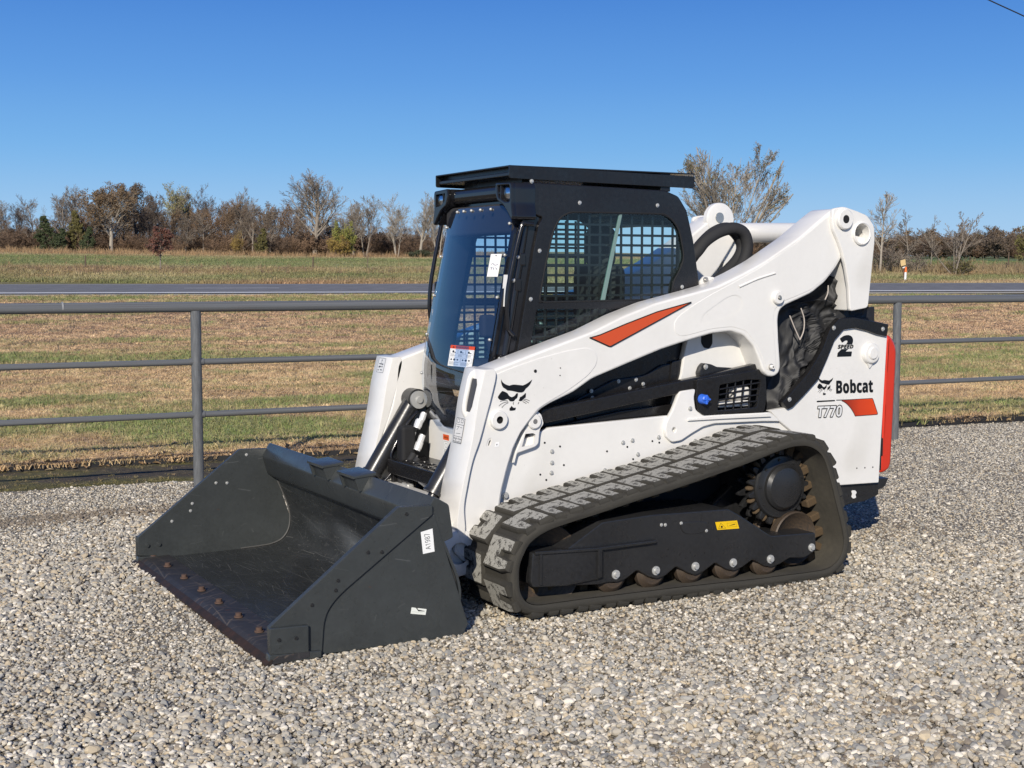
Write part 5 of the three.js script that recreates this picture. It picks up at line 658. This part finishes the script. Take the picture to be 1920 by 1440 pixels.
// ---------- trees ----------
// a tree of unit height grown branch by branch; wood[0] trunk and limbs, wood[1] twigs, then leaf faces
function grow(seed, o) {
  SEED = seed; const thick = [], thin = [], tips = [];
  const seg = (out, p, q, r0, r1, n) => { const d = q.clone().sub(p).normalize(), u = (Math.abs(d.y) < .9 ? V3(0, 1, 0) : V3(1, 0, 0)).cross(d).normalize(), v = d.clone().cross(u); const A = [], B = []; for (let k = 0; k < n; k++) { const a = k / n * 6.2832, c = Math.cos(a), s = Math.sin(a); A.push(V3(0, 0, 0).addScaledVector(u, c * r0).addScaledVector(v, s * r0).add(p)); B.push(V3(0, 0, 0).addScaledVector(u, c * r1).addScaledVector(v, s * r1).add(q)); } for (let k = 0; k < n; k++) { const m = (k + 1) % n; for (const w of [A[k], A[m], B[k], A[m], B[m], B[k]]) out.push(w.x, w.y, w.z); } };
  const branch = (p, d, len, r, lv) => {
    const ns = [7, 5, 4, 3, 2][lv], sides = [7, 5, 3, 3, 3][lv], out = lv < 2 ? thick : thin, pts = [p.clone()], dirs = [d.clone()]; let q = p.clone(), dd = d.clone();
    for (let i = 0; i < ns; i++) { dd.add(V3(rr(-1, 1), rr(-1, 1), rr(-1, 1)).multiplyScalar(o.wob[lv])).add(V3(0, o.up[lv], 0)).normalize(); const e = q.clone().addScaledVector(dd, len / ns); if (o.env && e.y > .3 && ((e.x ** 2 + e.z ** 2) / o.env[0] ** 2 + ((e.y - o.env[2]) / o.env[1]) ** 2 > rr(.86, 1.05))) { tips.push(q.clone()); return; } const f0 = 1 - i / ns * .72, f1 = 1 - (i + 1) / ns * .72; seg(out, q, e, Math.max(o.minR, r * f0), Math.max(o.minR * .8, r * f1), sides); q = e; pts.push(q.clone()); dirs.push(dd.clone()); }
    if (lv >= o.levels) { tips.push(q.clone(), pts[Math.max(0, pts.length - 2)]); return; }
    const n = Math.round(o.n[lv] * rr(.8, 1.2));
    for (let i = 0; i < n; i++) { const t = lerp(o.from[lv], 1, (i + rnd() * .9) / n), k = Math.min(ns - 1, Math.floor(t * ns)), b = pts[k].clone().lerp(pts[k + 1], t * ns - k), ax = dirs[k + 1]; const side = V3(rr(-1, 1), rr(-.6, .6), rr(-1, 1)); side.addScaledVector(ax, -side.dot(ax)).normalize(); const a = o.ang[lv] * rr(.7, 1.3), nd = ax.clone().multiplyScalar(Math.cos(a)).addScaledVector(side, Math.sin(a)); branch(b, nd, len * o.len[lv] * lerp(1.15, o.taper ?? .55, t) * rr(.75, 1.25), r * lerp(1, .45, t) * o.rad[lv], lv + 1); }
  };
  const S = o.stems ?? 1; for (let i = 0; i < S; i++) { const a = i / S * 6.283 + rnd(), tl = S > 1 ? rr(o.tilt * .3, o.tilt) : rr(0, .06); branch(V3(S > 1 ? Math.cos(a) * .015 : 0, 0, S > 1 ? Math.sin(a) * .015 : 0), V3(Math.cos(a) * Math.sin(tl), Math.cos(tl), Math.sin(a) * Math.sin(tl)), o.trunk * (S > 1 ? rr(.7, 1.1) : 1), o.r * (S > 1 ? rr(.5, 1) : 1), 0); }
  const leaf = []; if (o.leaves) for (const t of tips) { if (t.y < (o.leafFrom ?? 0) || rnd() > (o.leafP ?? 1) * (o.patch ? sstep(-.1, .25, noise(t.x * 5 + seed, t.y * 5, t.z * 5)) : 1)) continue; for (let k = 0; k < o.leaves; k++) { const c = t.clone().add(V3(rr(-1, 1), rr(-1, 1), rr(-1, 1)).multiplyScalar(o.leafSpread)), a = V3(rr(-1, 1), rr(-1, 1), rr(-1, 1)).normalize().multiplyScalar(o.leafSize * rr(.6, 1.3)), b = V3(rr(-1, 1), rr(-1, 1), rr(-1, 1)).normalize().cross(a).normalize().multiplyScalar(o.leafSize * rr(.3, .7)); for (const w of [c.clone().sub(a), c.clone().add(b), c.clone().add(a), c.clone().sub(a), c.clone().add(a), c.clone().sub(b)]) leaf.push(w.x, w.y, w.z); } }
  let top_ = 0; for (const l of [thick, thin, leaf]) for (let i = 1; i < l.length; i += 3) top_ = Math.max(top_, l[i]);
  return [thick, thin, leaf].map((l) => { if (!l.length) return null; const g = new THREE.BufferGeometry(); g.setAttribute('position', new THREE.Float32BufferAttribute(l.map((v) => v / top_), 3)); g.computeVertexNormals(); return g; });
}
const base = { levels: 4, trunk: .62, r: .021, minR: .0011, n: [13, 7, 6, 4], from: [.28, .2, .15, .1], len: [.62, .5, .5, .5], ang: [.75, .7, .65, .6], rad: [.5, .5, .55, .6], up: [.02, .06, .06, .04, .02], wob: [.07, .14, .18, .22, .25] };
const wide = (s, e = {}) => grow(s, { ...base, ...e });
const kinds = {
  bare: [wide(101, { n: [20, 9, 7, 4], from: [.22, .15, .12, .1], len: [.58, .5, .48, .5], minR: .0009, up: [.03, .08, .07, .05, .03] }), wide(102, { n: [16, 8, 6, 4], ang: [.6, .65, .65, .6] }), wide(103, { trunk: .55, n: [17, 8, 6, 4] })],
  vase: [wide(111, { stems: 3, tilt: .3, trunk: .6, n: [10, 7, 6, 4], ang: [.5, .6, .6, .6], r: .014 }), wide(112, { stems: 2, tilt: .25, trunk: .62, n: [13, 7, 6, 4], ang: [.55, .6, .6, .6], r: .016 })],
  slim: [wide(121, { levels: 3, n: [18, 7, 6], len: [.36, .5, .5], ang: [.6, .6, .6], r: .013, trunk: .8, minR: .0016 }), wide(122, { levels: 3, n: [16, 8, 6], len: [.4, .5, .5], r: .014, trunk: .78, minR: .0016, from: [.15, .2, .1] })],
  brown: [wide(131, { n: [18, 8, 6, 4], from: [.2, .15, .12, .1], up: [.03, .09, .08, .05, .03], leaves: 2, leafSpread: .022, leafSize: .010, leafP: .75 }), wide(132, { n: [17, 8, 6, 4], leaves: 2, leafSpread: .02, leafSize: .0095, leafP: .55, ang: [.85, .75, .65, .6] })],
  thicket: [wide(141, { levels: 3, n: [17, 8, 7], len: [.45, .5, .5], r: .013, trunk: .75, minR: .0018, leaves: 2, leafSpread: .03, leafSize: .010, leafP: .45, from: [.12, .1, .1] }), wide(142, { levels: 3, n: [16, 8, 7], len: [.5, .5, .5], r: .012, trunk: .7, minR: .0018, leaves: 1, leafSpread: .03, leafSize: .011, leafP: .5, from: [.15, .1, .1] })],
  pale: [wide(151, { leaves: 1, leafSpread: .02, leafSize: .009, leafP: .55, leafFrom: .45, ang: [.5, .6, .6, .6] })],
  cedar: [grow(161, { ...base, levels: 2, trunk: .98, r: .016, n: [70, 12], from: [.04, .1], len: [.3, .4], taper: .14, ang: [1.25, .7], up: [.02, .05, .03], leaves: 7, leafSpread: .022, leafSize: .018 })],
  fan: [grow(171, { ...base, stems: 15, env: [.40, .36, .56], tilt: .75, trunk: .95, r: .0105, n: [13, 8, 5, 4], from: [.25, .15, .12, .1], len: [.40, .42, .45, .5], ang: [.34, .38, .45, .5], up: [.015, .03, .03, .03, .02], wob: [.035, .07, .1, .14, .2], minR: .0010, leaves: 1, leafSpread: .015, leafSize: .0055, leafP: .3, patch: 1 })],
  sapling: [grow(181, { ...base, levels: 3, trunk: .95, r: .012, n: [16, 6, 5], from: [.25, .3, .2], len: [.3, .45, .5], ang: [.7, .6, .6], minR: .0022, leaves: 1, leafSpread: .01, leafSize: .016, leafP: .18, leafFrom: .82 }), grow(182, { ...base, stems: 5, levels: 3, tilt: .6, trunk: .8, r: .011, n: [8, 5, 4], from: [.35, .3, .2], len: [.4, .45, .5], ang: [.5, .5, .5], minR: .0022 })],
  young: [grow(191, { ...base, levels: 3, trunk: .85, r: .018, n: [18, 7, 4], from: [.36, .1, .1], len: [.42, .5, .5], ang: [.95, .7, .6], minR: .004, leaves: 3, leafSpread: .03, leafSize: .026, leafP: .85 })],
  shrub: [grow(201, { ...base, stems: 9, levels: 3, tilt: .9, trunk: .7, r: .012, n: [9, 6, 5], from: [.15, .1, .1], len: [.5, .5, .5], ang: [.7, .7, .6], minR: .003, leaves: 2, leafSpread: .04, leafSize: .022, leafP: .8 }), grow(202, { ...base, stems: 10, levels: 3, tilt: .8, trunk: .72, r: .012, n: [9, 6, 5], from: [.15, .1, .1], len: [.5, .5, .5], ang: [.7, .7, .6], minR: .003, leaves: 1, leafSpread: .04, leafSize: .024, leafP: .6 })],
};
SEED = 991;
const barkG = M(.24, .205, .165, .95), barkD = M(.14, .11, .085, .95), barkP = M(.33, .29, .235, .95), leafM = (r, g, b) => new THREE.MeshPhysicalMaterial({ color: new THREE.Color().setRGB(r, g, b), roughness: .85, transmission: .3, thickness: 0 });
const tones = { grey: [barkG, M(.20, .165, .13, .95)], dark: [barkD, M(.125, .098, .08, .95)], pale: [barkP, M(.29, .25, .20, .95)], brown: [barkD, M(.185, .125, .08, .95)] };
const leafT = { brown: leafM(.205, .13, .06), rust: leafM(.24, .13, .055), dusk: leafM(.16, .115, .075), olive: leafM(.17, .15, .04), yellow: leafM(.33, .30, .09), lime: leafM(.26, .27, .05), green: leafM(.075, .10, .032), red: leafM(.17, .065, .04), gold: leafM(.36, .25, .05) };
function tree(name, kind, v, tone, leaf, x, z, yTop, spread, label, category = 'tree', group) {
  const k = kinds[kind], g = k[v % k.length], y = fieldH(x, z) - .05, h = yTop - y, t = thing(name, label, category, group);
  t.position.set(x, y, z); t.rotation.y = rr(0, 6.28); t.scale.set(h * spread, h, h * spread);
  P(t, 'trunk', g[0], tones[tone][0]); if (g[1]) P(t, 'crown', g[1], tones[tone][1]); if (g[2] && leaf) P(t, 'foliage', g[2], leafT[leaf]);
  return t;
}
const one = (name, kind, v, tone, leaf, [x, z, y], spread, label, cat) => tree(name, kind, v, tone, leaf, x, z, y, spread, label, cat);
// trees that can be told apart
one('bare_tree', 'bare', 0, 'grey', null, [51.517,-135.554,13.062], 1.15, 'tallest bare grey tree of the wood, with a broad rounded crown');
one('brown_oak', 'brown', 0, 'pale', 'brown', [31.629,-146.812,11.979], 1.15, 'large brown leaved oak with a pale forked trunk on the left');
one('dark_oak', 'brown', 1, 'dark', 'dusk', [36.239,-153.396,12.284], 1.0, 'dark crowned oak just right of the large brown leaved oak');
one('bare_tree', 'vase', 0, 'dark', null, [36.532,-148.633,11.147], .9, 'dark bare forked tree on the right flank of the brown oaks');
one('cedar_tree', 'cedar', 0, 'dark', 'green', [25.227,-148.138,7.864], 1.35, 'dark green cedar at the left gap in the wood', 'tree');
one('cedar_tree', 'cedar', 0, 'dark', 'green', [25.908,-146.604,6.466], 1.5, 'smaller dark green cedar under the bare trees on the left', 'tree');
one('cedar_tree', 'cedar', 0, 'dark', 'olive', [28.278,-147.56,8.504], 1.0, 'olive green evergreen beside the large brown leaved oak', 'tree');
one('cedar_tree', 'cedar', 0, 'dark', 'green', [28.359,-144.067,6.608], 1.1, 'dusky green evergreen at the foot of the brown oak', 'tree');
one('pale_tree', 'pale', 0, 'pale', 'yellow', [42.54,-161.32,13.033], .9, 'thin tree with pale yellow green leaves rising above the wood');
one('pale_tree', 'pale', 0, 'pale', 'yellow', [44.447,-162.538,12.693], .7, 'slim pale leaved tree just right of the yellow green one');
one('bare_tree', 'vase', 0, 'dark', null, [24.8,-164.467,11.128], .9, 'bare forked tree, second from the left edge of the wood');
one('bare_tree', 'slim', 1, 'grey', null, [25.434,-159.512,10.32], 1.3, 'bare tree left of the open gap with the cedar');
one('bare_tree', 'vase', 1, 'grey', null, [22.557,-163.439,10.368], 1.0, 'bare tree cut by the left edge of the picture');
one('bare_tree', 'bare', 1, 'grey', null, [27.72,-153.622,11.209], .95, 'bare grey tree directly behind the dark green cedars');
one('bare_tree', 'bare', 2, 'grey', null, [29.844,-157.016,12.031], .7, 'bare tree between the grey tree and the large brown oak');
one('bare_tree', 'vase', 0, 'dark', null, [46.174,-159.263,12.764], .9, 'bare twiggy tree standing above the brown thicket');
one('bare_tree', 'bare', 1, 'grey', null, [49.574,-157.338,12.427], .9, 'faint bare treetop above the middle of the thicket');
one('bare_tree', 'vase', 1, 'grey', null, [54.452,-128.147,10.061], 1.05, 'bare tree to the right of the tallest grey tree');
one('bare_tree', 'bare', 2, 'pale', null, [55.285,-133.421,9.694], .8, 'pale bare tree behind the yellow green bush');
one('bare_tree', 'vase', 0, 'pale', null, [55.766,-122.807,9.995], .95, 'pale stemmed bare tree forking low, left of the cab');
one('bare_tree', 'bare', 1, 'pale', null, [57.449,-120.705,10.047], 1.0, 'pale bare tree with many stems beside the cab lamp');
one('bare_tree', 'vase', 1, 'pale', null, [58.665,-118.868,9.54], .9, 'bare tree seen through the far grab handle of the cab');
one('autumn_bush', 'shrub', 0, 'brown', 'lime', [51.762,-127.372,7.248], .55, 'yellow green bush at the wood edge right of the tallest tree', 'bush');
one('autumn_bush', 'shrub', 0, 'brown', 'gold', [50.833,-126.749,5.614], .9, 'orange brown bush below the yellow green bush', 'bush');
one('autumn_bush', 'cedar', 0, 'brown', 'olive', [45.244,-135.658,6.466], 1.1, 'narrow olive green bush in front of the brown thicket', 'bush');
one('autumn_bush', 'shrub', 1, 'brown', 'gold', [43.301,-137.907,6.262], .5, 'small yellow bush in the middle of the thicket', 'bush');
one('autumn_bush', 'shrub', 0, 'dark', 'green', [57.113,-119.746,3.967], 2.6, 'low dark green bush at the wood edge left of the cab', 'bush');
one('young_oak', 'young', 0, 'grey', 'red', [15.584,-65.116,4.02], 1.0, 'young tree holding red brown leaves beside the road', 'tree');
one('young_oak', 'sapling', 0, 'brown', 'rust', [25.57,-60.612,3.478], .75, 'thin young tree with few brown leaves near the road', 'tree');
one('fan_tree', 'fan', 0, 'pale', 'olive', [48.809,-58.948,9.405], 1.28, 'large many stemmed tree fanning out behind the cab', 'tree');
one('bare_tree', 'slim', 0, 'pale', null, [51.808,-49.207,6.056], 1.1, 'tall slender sapling just right of the white lift arm');
one('bare_tree', 'sapling', 0, 'grey', null, [53.893,-49.176,5.111], 1.2, 'thin leaning sapling above the tan road sign');
one('bare_tree', 'sapling', 0, 'grey', null, [55.798,-49.246,4.849], .9, 'thin straight sapling midway between two spreading bare trees');
one('bare_tree', 'sapling', 1, 'grey', null, [54.69,-46.426,4.957], 1.35, 'bare many stemmed tree spreading in a wide V');
one('cedar_tree', 'cedar', 0, 'brown', 'olive', [96.486,-75.625,7.481], 1.0, 'brown green tree cut by the right edge of the picture');
one('bare_bush', 'shrub', 1, 'grey', null, [52.885,-49.746,3.648], 1.6, 'tangled bare bush at the roadside under the tall sapling', 'bush');
one('bare_bush', 'shrub', 1, 'grey', null, [53.404,-48.303,2.778], 1.6, 'low bare bush behind the orange topped marker post', 'bush');
one('bare_bush', 'shrub', 1, 'grey', 'olive', [55.026,-46.236,2.524], 1.3, 'low brush round the foot of the wide V tree', 'bush');
// the wood: slim brown trees in depth, and the hedge on the right
for (let i = 0; i < 104; i++) { const u = i / 103, px = lerp(-30, 850, u) + rr(-12, 12), d = rr(152, 178), s = (px - 960) / 2494.17 * d, x = EYE.x + RX * s + FX * d, z = EYE.z + RZ * s + FZ * d;
  const topPx = (px < 70 ? 418 : px < 150 ? 412 : px < 330 ? lerp(385, 392, rnd()) : px < 400 ? 388 : px < 560 ? lerp(372, 384, (px - 400) / 160) : px < 660 ? 405 : 425) + rr(-8, 14);
  tree('wood_tree', i % 3 ? 'thicket' : 'slim', i, i % 4 ? 'brown' : 'grey', px < 560 ? (i % 5 ? (i % 2 ? 'brown' : 'dusk') : 'rust') : 'dusk', x, z, EYE.y + (512 - topPx) * d / 2494.17, rr(.9, 1.25), ...((look, at) => [look + ' ' + at, 'tree', look + ' ' + at])(i % 3 ? (px < 560 ? (i % 5 ? (i % 2 ? 'slim brown leaved tree' : 'slim dusky brown tree') : 'slim rust leaved tree') : 'slim dusky twiggy tree') : 'slim bare trunked tree', px < 70 ? 'at the far left end of the wood' : px < 330 ? 'behind the big brown oaks on the left' : px < 560 ? 'in the dense middle of the wood' : px < 660 ? 'behind the tallest bare tree' : 'in the thin wood beside the cab')); }
for (let i = 0; i < 40; i++) { const px = lerp(1395, 1960, i / 39) + rr(-8, 8), d = rr(228, 252), s = (px - 960) / 2494.17 * d, x = EYE.x + RX * s + FX * d, z = EYE.z + RZ * s + FZ * d;
  const topPx = lerp(434, 426, sstep(1800, 1900, px)) + rr(-7, 12) - (px < 1500 ? rr(0, 24) : 0); tree('hedge_tree', i % 4 ? 'shrub' : 'thicket', i, i % 3 ? 'brown' : 'dark', i % 6 === 0 ? 'olive' : i % 2 ? 'dusk' : 'brown', x, z, EYE.y + (512 - topPx) * d / 2494.17, rr(1.0, 1.5), ...((look, at) => [look + ' ' + at, 'tree', look + ' ' + at])(i % 6 === 0 ? 'bushy olive tree' : i % 2 ? 'bushy dusky brown tree' : 'bushy brown leaved tree', px < 1500 ? 'in the far hedge behind the cross tube' : px < 1760 ? 'in the far hedge behind the bare saplings' : 'in the far hedge above the green field on the right')); }
{ // undergrowth: the brushy mass at the foot and back of the wood
  const root = thing('undergrowth', 'dark brown brush filling the foot of the wood', 'brush'); root.userData.kind = 'stuff'; const L = [[kinds.shrub[0][1], 170], [kinds.shrub[1][1], 170], [kinds.shrub[0][2], 60]], m4 = new THREE.Matrix4(), qt = new THREE.Quaternion(), c = new THREE.Color();
  for (const [g, n] of L) { const im = lit(new THREE.InstancedMesh(g, M(1, 1, 1, .95), n)); im.name = 'twigs'; im.userData.kind = 'stuff'; for (let i = 0; i < n; i++) { const right = rnd() < .22, d = right ? rr(226, 262) : rr(149, 190), px = right ? rr(1380, 1980) : rr(-60, 860), s = (px - 960) / 2494.17 * d, x = EYE.x + RX * s + FX * d, z = EYE.z + RZ * s + FZ * d, h = right ? rr(2, 3.4) : rr(1.2, 3.2); qt.setFromAxisAngle(V3(0, 1, 0), rr(0, 6.28)); m4.compose(V3(x, fieldH(x, z) - .1, z), qt, V3(h * rr(1, 1.7), h, h * rr(1, 1.7))); im.setMatrixAt(i, m4); const t = rnd(); im.setColorAt(i, c.setRGB(...mixc([.10, .07, .05], [.22, .14, .085], t))); } root.add(im); } }
renderer.render(scene, camera);
